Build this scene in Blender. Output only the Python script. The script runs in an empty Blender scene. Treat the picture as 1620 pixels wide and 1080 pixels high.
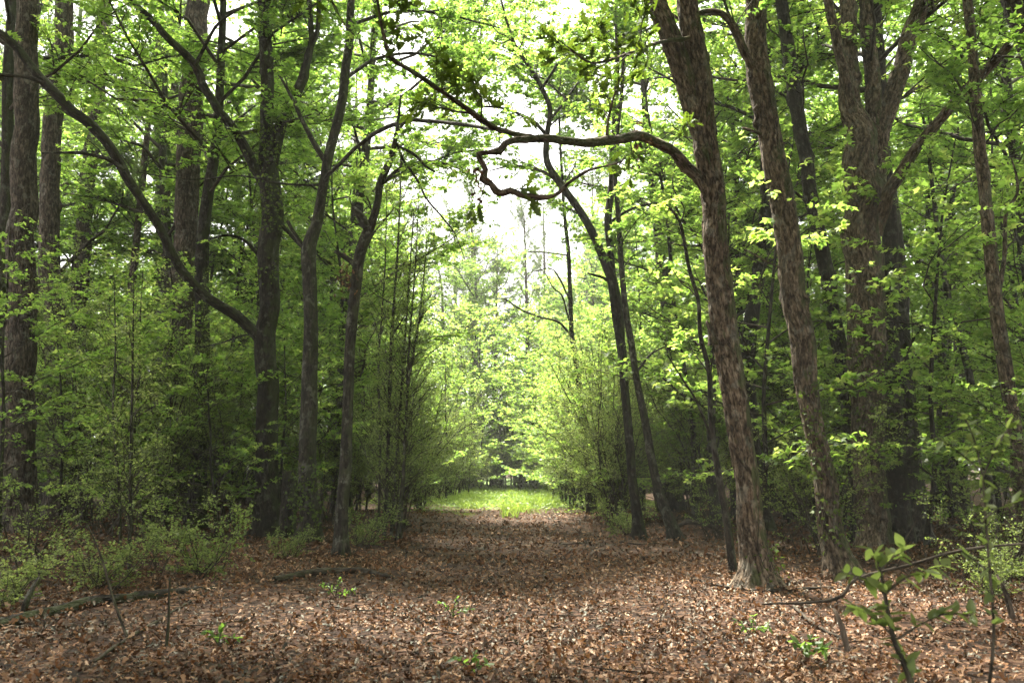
import bpy, math
import numpy as np
from math import radians as R

# ------------------------------------------------------------------ camera, sky, sun, exposure
S = bpy.context.scene
COL = S.collection
PITCH = math.atan(200 / 1260.0); CAMH = 1.5; FPX = 1260.0
cam = bpy.data.cameras.new('camera'); camo = bpy.data.objects.new('camera', cam); COL.objects.link(camo)
cam.sensor_width = 36; cam.lens = 28; cam.clip_start = .05; cam.clip_end = 2000
camo.location = (0, 0, CAMH); camo.rotation_euler = (R(90) + PITCH, 0, 0)
cam.dof.use_dof = True; cam.dof.focus_distance = 13; cam.dof.aperture_fstop = 2.4
S.camera = camo
SUN_DIR = np.array([-0.22, 0.40, 0.88]); SUN_DIR /= np.linalg.norm(SUN_DIR)
w = bpy.data.worlds.new('World'); S.world = w; w.use_nodes = True
nt = w.node_tree; bg = nt.nodes['Background']
sky = nt.nodes.new('ShaderNodeTexSky'); sky.sky_type = 'NISHITA'; sky.sun_disc = False
sky.sun_elevation = math.asin(SUN_DIR[2]); sky.sun_rotation = math.atan2(SUN_DIR[0], SUN_DIR[1])
sky.air_density = 1.0; sky.dust_density = 3.0
cl = nt.nodes.new('ShaderNodeMix'); cl.data_type = 'RGBA'; cl.inputs[0].default_value = 0.93
cl.inputs[7].default_value = (2.45, 2.36, 2.2, 1)           # thin bright cloud over the whole sky
nt.links.new(sky.outputs[0], cl.inputs[6]); nt.links.new(cl.outputs[2], bg.inputs[0])
bg.inputs[1].default_value = 0.15
sun = bpy.data.lights.new('sun', 'SUN'); suno = bpy.data.objects.new('sun', sun); COL.objects.link(suno)
sun.energy = 3.6; sun.angle = R(9); sun.color = (1, .93, .80)
from mathutils import Vector
suno.rotation_euler = Vector(SUN_DIR).to_track_quat('Z', 'Y').to_euler()
S.view_settings.view_transform = 'Standard'; S.view_settings.look = 'None'
S.view_settings.exposure = 3.2; S.view_settings.gamma = 1
S.view_settings.use_curve_mapping = False
S.cycles.max_bounces = 7; S.cycles.diffuse_bounces = 5; S.cycles.transmission_bounces = 5
S.cycles.glossy_bounces = 2; S.cycles.volume_bounces = 0
S.cycles.sample_clamp_indirect = 6; S.cycles.caustics_reflective = False; S.cycles.caustics_refractive = False
S.cycles.use_denoising = True
try:
    S.cycles.denoiser = 'OPENIMAGEDENOISE'; S.cycles.denoising_input_passes = 'RGB_ALBEDO_NORMAL'
    S.cycles.denoising_prefilter = 'ACCURATE'
except Exception: pass

HAZE = True
# ------------------------------------------------------------------ numeric helpers
rng = np.random.RandomState(7)
cp, sp = math.cos(PITCH), math.sin(PITCH)
def P(px, py, Y):
    x = (px - 810) / FPX; y = -(py - 540) / FPX
    d = np.array([x, cp - y * sp, sp + y * cp]); t = Y / d[1]
    return d * t + np.array([0, 0, CAMH]), t
def ground_depth(py):
    y = -(py - 540) / FPX
    return -CAMH * (cp - y * sp) / (sp + y * cp)
def hsh(i, j, k, s):
    n = (i * 374761393 + j * 668265263 + k * 2147483647 + s * 1274126177).astype(np.int64) & 0x7fffffff
    n = ((n ^ (n >> 13)) * 1274126177) & 0x7fffffff
    n = ((n ^ (n >> 16)) * 668265263) & 0x7fffffff
    return (n & 0xffffff) / float(0xffffff)
def noise(p, s=0):
    p = np.asarray(p, float); f = np.floor(p).astype(np.int64); t = p - f; t = t * t * (3 - 2 * t)
    r = 0
    for a in (0, 1):
        for b in (0, 1):
            for c in (0, 1):
                wgt = (t[..., 0] if a else 1 - t[..., 0]) * (t[..., 1] if b else 1 - t[..., 1]) * (t[..., 2] if c else 1 - t[..., 2])
                r = r + wgt * hsh(f[..., 0] + a, f[..., 1] + b, f[..., 2] + c, s)
    return r * 2 - 1
def gz(x, y):
    x = np.asarray(x, float); y = np.asarray(y, float)
    p = np.stack([x * .35, y * .35, x * 0], -1); q = np.stack([x * 1.3, y * 1.3, x * 0], -1)
    side = np.clip((np.abs(x) - 2.6) / 3, 0, 1)
    return .10 * noise(p, 3) * (.35 + side) + .025 * noise(q, 4) + .10 * side - .03
def norm(v): return v / np.maximum(np.linalg.norm(v, axis=-1, keepdims=True), 1e-9)

class MB:
    def __init__(s): s.v = []; s.f3 = []; s.f4 = []; s.n = 0; s.t3 = []; s.t4 = []; s.b = []; s.m3 = []; s.m4 = []
    def add(s, v, tris=None, quads=None, t3=None, t4=None, bark=None, mat=0):
        s.v.append(np.asarray(v, float).reshape(-1, 3)); k = len(s.v[-1])
        s.b.append(np.zeros((k, 3)) if bark is None else bark.reshape(-1, 3))
        if tris is not None and len(tris):
            s.f3.append(tris + s.n); s.t3.append(np.full(len(tris), .5) if t3 is None else t3); s.m3.append(np.full(len(tris), mat))
        if quads is not None and len(quads):
            s.f4.append(quads + s.n); s.t4.append(np.full(len(quads), .5) if t4 is None else t4); s.m4.append(np.full(len(quads), mat))
        s.n += k
    def mesh(s, name, mats, origin=(0, 0, 0), smooth=False):
        v = np.concatenate(s.v) - np.asarray(origin, float)
        f3 = np.concatenate(s.f3) if s.f3 else np.zeros((0, 3), int)
        f4 = np.concatenate(s.f4) if s.f4 else np.zeros((0, 4), int)
        t = np.concatenate(s.t3 + s.t4); m = np.concatenate(s.m3 + s.m4)
        me = bpy.data.meshes.new(name)
        me.vertices.add(len(v)); me.vertices.foreach_set('co', v.astype(np.float32).ravel())
        li = np.concatenate([f3.ravel(), f4.ravel()]).astype(np.int32)
        me.loops.add(len(li)); me.loops.foreach_set('vertex_index', li)
        n = len(f3) + len(f4); me.polygons.add(n)
        st = np.concatenate([np.arange(len(f3)) * 3, len(f3) * 3 + np.arange(len(f4)) * 4]).astype(np.int32)
        me.polygons.foreach_set('loop_start', st)
        me.polygons.foreach_set('material_index', m.astype(np.int32))
        me.update(calc_edges=True)
        a = me.attributes.new('tint', 'FLOAT', 'FACE'); a.data.foreach_set('value', t.astype(np.float32))
        b = np.concatenate(s.b)
        if np.any(b):
            a = me.attributes.new('bark', 'FLOAT_VECTOR', 'POINT'); a.data.foreach_set('vector', b.astype(np.float32).ravel())
        if smooth: me.polygons.foreach_set('use_smooth', np.ones(n, bool))
        for q in (mats if isinstance(mats, (list, tuple)) else [mats]): me.materials.append(q)
        return me
    def build(s, name, mats, parent=None, origin=(0, 0, 0), smooth=False, kind=None, label=None):
        o = bpy.data.objects.new(name, s.mesh(name, mats, origin, smooth)); COL.objects.link(o)
        if parent is not None: o.parent = parent
        if kind: o['kind'] = kind
        if label: o['label'] = label
        return o

def thing(name, label, cat, loc, group=None, rz=0):
    o = bpy.data.objects.new(name, None); COL.objects.link(o); o.empty_display_size = .2
    o.location = loc; o.rotation_euler = (0, 0, rz); o['label'] = label; o['category'] = cat
    if group: o['group'] = group
    return o
def copy_tree(o, parent=None):
    c = o.copy(); COL.objects.link(c); c.parent = parent
    for ch in list(o.children): copy_tree(ch, c)
    return c

# tubes along polylines --------------------------------------------------------
def resample(pts, rad, step):
    pts = np.asarray(pts, float); rad = np.asarray(rad, float)
    n = len(pts); ext = np.vstack([2 * pts[0] - pts[1], pts, 2 * pts[-1] - pts[-2]])
    op, orr = [], []
    for i in range(n - 1):
        a, b, c, d = ext[i], ext[i + 1], ext[i + 2], ext[i + 3]
        k = max(2, int(np.linalg.norm(c - b) / step))
        t = np.linspace(0, 1, k, endpoint=False)[:, None]
        op.append(.5 * ((2 * b) + (c - a) * t + (2 * a - 5 * b + 4 * c - d) * t ** 2 + (3 * b - a - 3 * c + d) * t ** 3))
        orr.append(rad[i] + (rad[i + 1] - rad[i]) * t[:, 0])
    op.append(pts[-1:]); orr.append(rad[-1:])
    return np.vstack(op), np.concatenate(orr)
def tube(mb, p, r, sides=10, amp=0., seed=0, freq=30., along=6.5, flare=0., mat=0, cap=True):
    n = len(p); tg = norm(np.gradient(p, axis=0))
    u = np.zeros_like(p); u[0] = norm(np.cross(tg[0], [.3, 1, .2]))
    for i in range(1, n):
        q = u[i - 1] - tg[i] * np.dot(u[i - 1], tg[i]); u[i] = q / max(np.linalg.norm(q), 1e-9)
    vv = np.cross(tg, u)
    s = np.concatenate([[0], np.cumsum(np.linalg.norm(np.diff(p, axis=0), axis=1))])
    th = np.linspace(0, 2 * math.pi, sides, endpoint=False)
    ct, st = np.cos(th), np.sin(th)
    rr = r[:, None] * np.ones(sides)
    bark = np.stack([r[:, None] * ct, r[:, None] * st, s[:, None] + 0 * th], -1)
    if flare: rr = rr * (1 + flare * 1.3 * np.exp(-s / .30)[:, None] * (.55 + .9 * noise(np.stack([ct * 1.9 + 0 * s[:, None], st * 1.9 + 0 * s[:, None], 0 * rr + seed], -1), seed)))
    rr = rr * (1 + .05 * noise(np.stack([ct * 1.1 + 0 * s[:, None], st * 1.1 + 0 * s[:, None], s[:, None] * 1.2 + 0 * th], -1), seed + 5))
    if amp:
        q = bark * np.array([freq, freq, along]) + seed * 3.7
        nz = noise(q, seed + 1); nz = 1 - 2 * np.abs(nz)
        n2 = noise(bark * np.array([freq * 2.1, freq * 2.1, along * 3]) + 9, seed + 2)
        n3 = noise(bark * np.array([5, 5, 1.1]) + 4, seed + 3)
        rr = rr + amp * (nz * .9 + n2 * .5 - .75) * (0.75 + .5 * n3)
    if amp > .01 and s[-1] > 4:
        gk = np.random.RandomState(seed * 7 + 1)
        for _ in range(int(s[-1] * 1.3)):
            a0, s0 = gk.uniform(0, 6.28), gk.uniform(.5, s[-1]); hgt = gk.uniform(.15, .38) * gk.choice([1, 1, -.5]); wd = gk.uniform(.05, .11); i0 = int(np.searchsorted(s, s0) - 1)
            da = (th[None] - a0 + math.pi) % (2 * math.pi) - math.pi
            rr = rr + r[i0] * hgt * np.exp(-((da * r[i0] / (wd * .8)) ** 2) - ((s[:, None] - s0) / (wd * 1.3)) ** 2)
        if flare:
            for _ in range(5):
                a0 = gk.uniform(0, 6.28); da = (th[None] - a0 + math.pi) % (2 * math.pi) - math.pi
                rr = rr + r[0] * gk.uniform(.25, .6) * np.exp(-(da / .33) ** 2) * np.exp(-s[:, None] / .16)
    V = p[:, None] + rr[..., None] * (u[:, None] * ct[None, :, None] + vv[:, None] * st[None, :, None])
    i = np.arange(n - 1)[:, None] * sides; j = np.arange(sides)[None]; j2 = (j + 1) % sides
    Q = np.stack([i + j, i + j2, i + sides + j2, i + sides + j], -1).reshape(-1, 4)
    V = V.reshape(-1, 3); T = None
    if cap:
        V = np.vstack([V, p[-1] + tg[-1] * r[-1] * .6]); bark = np.vstack([bark.reshape(-1, 3), [0, 0, s[-1]]])
        a = (n - 1) * sides; T = np.stack([a + np.arange(sides), a + (np.arange(sides) + 1) % sides, np.full(sides, n * sides)], -1)
    mb.add(V, T, Q, bark=bark + seed * 1.3, mat=mat)

# batches of quadratic-curve branches ------------------------------------------
class BR:                                    # pos(t) = S + L*(D t + T t^2)
    def __init__(s, S_, D, L, T, r0): s.S, s.D, s.L, s.T, s.r = S_, norm(D), L, T, r0; s.n = len(L)
    def pos(s, t, i=None):
        i = np.arange(s.n) if i is None else i
        return s.S[i] + s.L[i][:, None] * (s.D[i] * t[:, None] + s.T[i] * (t ** 2)[:, None])
    def tan(s, t, i=None):
        i = np.arange(s.n) if i is None else i
        return norm(s.D[i] + 2 * s.T[i] * t[:, None])
def brtubes(mb, b, seg=4, sides=4, tip=.35, wob=.0, mat=0, g=None):
    if b.n == 0: return
    ts = np.linspace(0, 1, seg + 1); N = b.n
    pos = np.stack([b.pos(np.full(N, t)) for t in ts], 1)
    if wob:
        gg = np.random.RandomState(5)
        pos[:, 1:] += gg.normal(size=pos[:, 1:].shape) * (b.L * wob)[:, None, None]
    tg = norm(np.gradient(pos, axis=1)); ref = np.array([.31, .77, .17])
    u = norm(np.cross(tg, ref)); v = np.cross(tg, u)
    rad = b.r[:, None] * (1 - (1 - tip) * ts)[None]
    th = np.linspace(0, 2 * math.pi, sides, endpoint=False)
    V = pos[:, :, None] + rad[:, :, None, None] * (u[:, :, None] * np.cos(th)[None, None, :, None] + v[:, :, None] * np.sin(th)[None, None, :, None])
    bark = np.stack([rad[:, :, None] * np.cos(th), rad[:, :, None] * np.sin(th), (b.L[:, None] * ts)[:, :, None] + 0 * th + np.arange(N)[:, None, None] * .7], -1)
    base = (np.arange(N) * (seg + 1) * sides)[:, None, None]; i = (np.arange(seg) * sides)[None, :, None]; j = np.arange(sides)[None, None]
    j2 = (j + 1) % sides
    Q = np.stack([base + i + j, base + i + j2, base + i + sides + j2, base + i + sides + j], -1).reshape(-1, 4)
    mb.add(V.reshape(-1, 3), None, Q, bark=bark, mat=mat)
def children(g, b, per, t0, t1, ratio, spread, up=0., planar=0., grav=0., rr=.5, lmin=.08):
    """spawn children off a batch; planar pulls the children towards the horizontal plane"""
    cnt = np.maximum(1, np.round(per * b.L * g.uniform(.7, 1.3, b.n)).astype(int))
    idx = np.repeat(np.arange(b.n), cnt); n = len(idx)
    t = g.uniform(t0, t1, n)
    pos = b.pos(t, idx); tg = b.tan(t, idx)
    rnd = norm(g.normal(size=(n, 3))); side = norm(np.cross(tg, rnd))
    if planar:
        hz = norm(np.cross(tg, [0, 0, 1.]) + 1e-6) * np.where(g.rand(n) < .5, -1, 1)[:, None]
        side = norm(side * (1 - planar) + hz * planar)
    a = g.uniform(spread * .7, spread * 1.25, n)
    D = tg * np.cos(a)[:, None] + side * np.sin(a)[:, None]; D[:, 2] += up
    L = np.maximum(lmin, b.L[idx] * ratio * (1.05 - .6 * t) * g.uniform(.6, 1.25, n))
    T = g.normal(size=(n, 3)) * .12; T[:, 2] += grav
    return BR(pos, D, L, T, np.maximum(.0015, b.r[idx] * rr * (1 - .5 * t)))

# leaves -------------------------------------------------------------------------
def fan(k): return np.stack([np.zeros(k, int), np.arange(1, k + 1), np.arange(2, k + 2)], -1)
T_RH = (np.array([[0, 0, 0], [.5, .27, .06], [1, 0, -.04], [.5, -.27, .06]]), np.array([[0, 1, 2], [0, 2, 3]]))
T_MAPLE = (np.array([[0, 0, 0], [.02, .30, .02], [.42, .50, -.05], [.45, .17, .05], [1, 0, -.08], [.45, -.17, .05], [.42, -.50, -.05], [.02, -.30, .02]]),
           np.array([[0, 1, 2], [0, 2, 3], [0, 3, 4], [0, 4, 5], [0, 5, 6], [0, 6, 7]]))
_o = [(0, .02), (.12, .05), (.2, .16), (.3, .07), (.42, .25), (.52, .09), (.66, .27), (.74, .10), (.88, .13), (1., 0)]
def _oak():
    up = [(x, y, .10 * (y / .25) + .12 * x * x) for x, y in _o]; dn = [(x, -y, .10 * (y / .25) + .12 * x * x) for x, y in _o[:-1]]
    V = np.array(up + dn); n = len(up); F = []
    for i in range(n - 2):
        F += [[i, i + 1, n + i + 1], [i, n + i + 1, n + i]]
    F += [[n - 2, n - 1, 2 * n - 2]]
    return V, np.array(F)
T_OAK = _oak()
def _ell(lobes=0):
    xs = [0, .2, .45, .75, 1]; ys = [.01, .17, .22, .14, 0]
    V = [(x, y, .05 - .15 * x * x) for x, y in zip(xs, ys)] + [(x, -y, .05 - .15 * x * x) for x, y in zip(xs[:-1], ys[:-1])] + [(x, 0, -.15 * x * x) for x in xs[1:4]]
    F = [[0, 1, 9], [1, 2, 10], [1, 10, 9], [2, 3, 11], [2, 11, 10], [3, 4, 11], [0, 9, 6], [6, 9, 10], [6, 10, 7], [7, 10, 11], [7, 11, 8], [8, 11, 4]]
    return np.array(V), np.array(F)
T_ELL = _ell()
T_LIT = (np.array([[0, 0, 0], [.25, .22, .12], [.45, .10, .03], [.7, .26, .16], [1, 0, .14], [.7, -.26, .12], [.45, -.10, .02], [.25, -.22, .14]]),
         np.array([[0, 1, 2], [2, 3, 4], [2, 4, 6], [4, 5, 6], [6, 7, 0], [0, 2, 6]]))
def leaves(mb, pos, axis, nrm, size, tmpl, tint, mat=0, curl=None):
    V0, F0 = tmpl; n = len(pos)
    if n == 0: return
    ax = norm(axis); b = norm(np.cross(nrm, ax)); nn = np.cross(ax, b)
    w = V0[None, :, 2] * (1 if curl is None else curl[:, None])
    V = pos[:, None] + size[:, None, None] * (ax[:, None] * V0[None, :, 0, None] + b[:, None] * V0[None, :, 1, None] + nn[:, None] * w[..., None])
    F = (F0[None] + (np.arange(n) * len(V0))[:, None, None]).reshape(-1, 3)
    mb.add(V.reshape(-1, 3), F, t3=np.repeat(tint, len(F0)), mat=mat)
def leaf_twigs(mb, g, tw, per_m, size, tmpl, tilt=.5, tint0=.5, mat=0, spread=1.0, up=1.):
    cnt = np.maximum(2, np.round(per_m * tw.L * g.uniform(.7, 1.3, tw.n)).astype(int))
    idx = np.repeat(np.arange(tw.n), cnt); n = len(idx); t = g.uniform(.05, 1, n) ** .8
    p = tw.pos(t, idx); tg = tw.tan(t, idx)
    sd = norm(np.cross(tg, [0, 0, 1.]) + 1e-6) * np.where(g.rand(n) < .5, -1, 1)[:, None]
    ax = norm(tg * .6 + sd * spread + g.normal(size=(n, 3)) * .35 - np.array([0, 0, .15]))
    nr = np.array([0, 0, up]) + g.normal(size=(n, 3)) * tilt
    ti = np.clip(tint0 + .18 * g.normal(size=n) + .12 * g.normal(size=tw.n)[idx], 0, 1)
    leaves(mb, p + ax * size * .15, ax, nr, size * g.uniform(.55, 1.25, n), tmpl, ti, mat)
    return n

# ------------------------------------------------------------------ materials
def mat(name):
    m = bpy.data.materials.new(name); m.use_nodes = True; n = m.node_tree; n.nodes.clear()
    return m, n.nodes, n.links
def ramp(ns, stops):
    r = ns.new('ShaderNodeValToRGB'); e = r.color_ramp.elements
    e[0].position, e[0].color = stops[0][0], (*stops[0][1], 1); e[1].position, e[1].color = stops[-1][0], (*stops[-1][1], 1)
    for p, c in stops[1:-1]: k = e.new(p); k.color = (*c, 1)
    return r
def leaf_mat(name, stops, trans=.5, tb=1.9, gloss=.05, rough=.45):
    m, ns, lk = mat(name)
    at = ns.new('ShaderNodeAttribute'); at.attribute_name = 'tint'
    oi = ns.new('ShaderNodeObjectInfo')
    ad = ns.new('ShaderNodeMath'); ad.operation = 'MULTIPLY_ADD'; ad.inputs[1].default_value = .22; lk.new(oi.outputs['Random'], ad.inputs[0])
    sb = ns.new('ShaderNodeMath'); sb.operation = 'SUBTRACT'; sb.inputs[1].default_value = .11; lk.new(at.outputs['Fac'], sb.inputs[0]); lk.new(sb.outputs[0], ad.inputs[2])
    rp = ramp(ns, stops); lk.new(ad.outputs[0], rp.inputs[0])
    d = ns.new('ShaderNodeBsdfDiffuse'); lk.new(rp.outputs[0], d.inputs[0])
    t = ns.new('ShaderNodeBsdfTranslucent')
    mu = ns.new('ShaderNodeMix'); mu.data_type = 'RGBA'; mu.blend_type = 'MULTIPLY'; mu.inputs[0].default_value = 1
    lk.new(rp.outputs[0], mu.inputs[6]); mu.inputs[7].default_value = (tb * 1.08, tb * 1.12, tb * .76, 1); lk.new(mu.outputs[2], t.inputs[0])
    mx = ns.new('ShaderNodeMixShader'); mx.inputs[0].default_value = trans; lk.new(d.outputs[0], mx.inputs[1]); lk.new(t.outputs[0], mx.inputs[2])
    gl = ns.new('ShaderNodeBsdfGlossy'); gl.inputs['Roughness'].default_value = rough; gl.inputs[0].default_value = (.9, 1, .9, 1)
    m2 = ns.new('ShaderNodeMixShader'); m2.inputs[0].default_value = gloss; lk.new(mx.outputs[0], m2.inputs[1]); lk.new(gl.outputs[0], m2.inputs[2])
    o = ns.new('ShaderNodeOutputMaterial'); lk.new(m2.outputs[0], o.inputs[0]); return m
def bark_mat(name, dark, mid, light, fr=14., al=2.2, moss=0., lichen=0., bump=.5):
    m, ns, lk = mat(name)
    at = ns.new('ShaderNodeAttribute'); at.attribute_name = 'bark'
    def nz(sc, s3, det=6, rough=.6, off=0):
        mp = ns.new('ShaderNodeMapping'); mp.inputs['Scale'].default_value = sc; mp.inputs['Location'].default_value = (off, off, off)
        lk.new(at.outputs['Vector'], mp.inputs[0])
        n = ns.new('ShaderNodeTexNoise'); n.inputs['Scale'].default_value = s3; n.inputs['Detail'].default_value = det; n.inputs['Roughness'].default_value = rough
        lk.new(mp.outputs[0], n.inputs[0]); return n
    a = nz((fr, fr, al), 1); b = nz((3, 3, 1), 1, 4, .6, 7)
    rp = ramp(ns, [(.30, dark), (.48, mid), (.66, light)]); lk.new(a.outputs[0], rp.inputs[0])
    rp2 = ramp(ns, [(.3, (.55, .55, .55)), (.7, (1.25, 1.25, 1.25))]); lk.new(b.outputs[0], rp2.inputs[0])
    mu = ns.new('ShaderNodeMix'); mu.data_type = 'RGBA'; mu.blend_type = 'MULTIPLY'; mu.inputs[0].default_value = 1
    lk.new(rp.outputs[0], mu.inputs[6]); lk.new(rp2.outputs[0], mu.inputs[7]); c = mu.outputs[2]
    cr = nz((fr * .9, fr * .9, al * .7), 1, 3, .55, 21); rc = ramp(ns, [(.40, (1.12, 1.12, 1.12)), (.47, (.85, .85, .85)), (.505, (.14, .13, .12)), (.54, (.85, .85, .85)), (.62, (1.15, 1.15, 1.15))]); lk.new(cr.outputs[0], rc.inputs[0])
    mc = ns.new('ShaderNodeMix'); mc.data_type = 'RGBA'; mc.blend_type = 'MULTIPLY'; mc.inputs[0].default_value = .9; lk.new(c, mc.inputs[6]); lk.new(rc.outputs[0], mc.inputs[7]); c = mc.outputs[2]
    if lichen:
        l = nz((6, 6, 5), 1, 5, .65, 3); rl = ramp(ns, [(.56, (0, 0, 0)), (.62, (lichen, lichen, lichen))]); lk.new(l.outputs[0], rl.inputs[0])
        x = ns.new('ShaderNodeMix'); x.data_type = 'RGBA'; lk.new(rl.outputs[0], x.inputs[0]); lk.new(c, x.inputs[6]); x.inputs[7].default_value = (.30, .31, .26, 1); c = x.outputs[2]
    if moss:
        l = nz((5, 5, 3), 1, 5, .6, 11); ge = ns.new('ShaderNodeNewGeometry'); sx = ns.new('ShaderNodeSeparateXYZ'); lk.new(ge.outputs['Normal'], sx.inputs[0])
        k = ns.new('ShaderNodeMath'); k.operation = 'MULTIPLY_ADD'; k.inputs[1].default_value = .22; lk.new(sx.outputs[0], k.inputs[0]); lk.new(l.outputs[0], k.inputs[2])
        rl = ramp(ns, [(.54, (0, 0, 0)), (.68, (moss, moss, moss))]); lk.new(k.outputs[0], rl.inputs[0])
        x = ns.new('ShaderNodeMix'); x.data_type = 'RGBA'; lk.new(rl.outputs[0], x.inputs[0]); lk.new(c, x.inputs[6]); x.inputs[7].default_value = (.045, .06, .018, 1); c = x.outputs[2]
    bs = ns.new('ShaderNodeBsdfPrincipled'); lk.new(c, bs.inputs['Base Color']); bs.inputs['Roughness'].default_value = .9
    bs.inputs['Specular IOR Level'].default_value = .2
    bp = ns.new('ShaderNodeBump'); bp.inputs['Strength'].default_value = bump; bp.inputs['Distance'].default_value = .03
    hm = ns.new('ShaderNodeMath'); hm.operation = 'MULTIPLY_ADD'; hm.inputs[1].default_value = .8; lk.new(rc.outputs[0], hm.inputs[0]); lk.new(a.outputs[0], hm.inputs[2]); lk.new(hm.outputs[0], bp.inputs['Height']); lk.new(bp.outputs[0], bs.inputs['Normal'])
    o = ns.new('ShaderNodeOutputMaterial'); lk.new(bs.outputs[0], o.inputs[0]); return m

M_MAPLE = leaf_mat('leaf_maple', [(0, (.035, .064, .014)), (.45, (.068, .112, .024)), (.8, (.100, .145, .034)), (1, (.15, .18, .055))], .6, 3.7, .03)
M_OAK = leaf_mat('leaf_oak', [(0, (.028, .046, .006)), (.5, (.050, .078, .009)), (1, (.09, .12, .015))], .4, 2.4, .02)
M_PRIV = leaf_mat('leaf_privet', [(0, (.042, .060, .016)), (.5, (.082, .108, .036)), (1, (.13, .15, .06))], .52, 3.2, .02)
M_PINE = leaf_mat('needles_pine', [(0, (.030, .050, .018)), (.5, (.055, .085, .028)), (1, (.10, .12, .045))], .4, 2.4, .03)
M_DEAD = leaf_mat('leaf_dead', [(0, (.018, .009, .005)), (.38, (.060, .027, .014)), (.66, (.150, .068, .034)), (.88, (.26, .140, .080)), (1, (.44, .29, .20))], .15, 1.1, .03, .5)
M_GRASS = leaf_mat('grass_blades', [(0, (.05, .10, .015)), (.5, (.11, .17, .03)), (1, (.20, .24, .06))], .45, 2.0, .03)
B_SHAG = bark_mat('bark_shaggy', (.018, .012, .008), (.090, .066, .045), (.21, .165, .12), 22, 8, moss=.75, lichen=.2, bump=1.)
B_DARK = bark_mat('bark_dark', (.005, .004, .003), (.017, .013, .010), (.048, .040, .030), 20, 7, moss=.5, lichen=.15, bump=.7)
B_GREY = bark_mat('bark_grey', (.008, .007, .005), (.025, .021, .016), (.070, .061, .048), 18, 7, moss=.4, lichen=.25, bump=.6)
B_PINE = bark_mat('bark_pine', (.014, .010, .008), (.055, .042, .033), (.13, .105, .085), 18, 6, lichen=.2, bump=1.)
B_TWIG = bark_mat('bark_twig', (.014, .011, .008), (.038, .030, .022), (.09, .075, .058), 30, 8, moss=.3, bump=.1)
B_DEAD = bark_mat('wood_dead', (.03, .022, .016), (.09, .068, .052), (.20, .16, .125), 24, 5, bump=.6)

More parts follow.
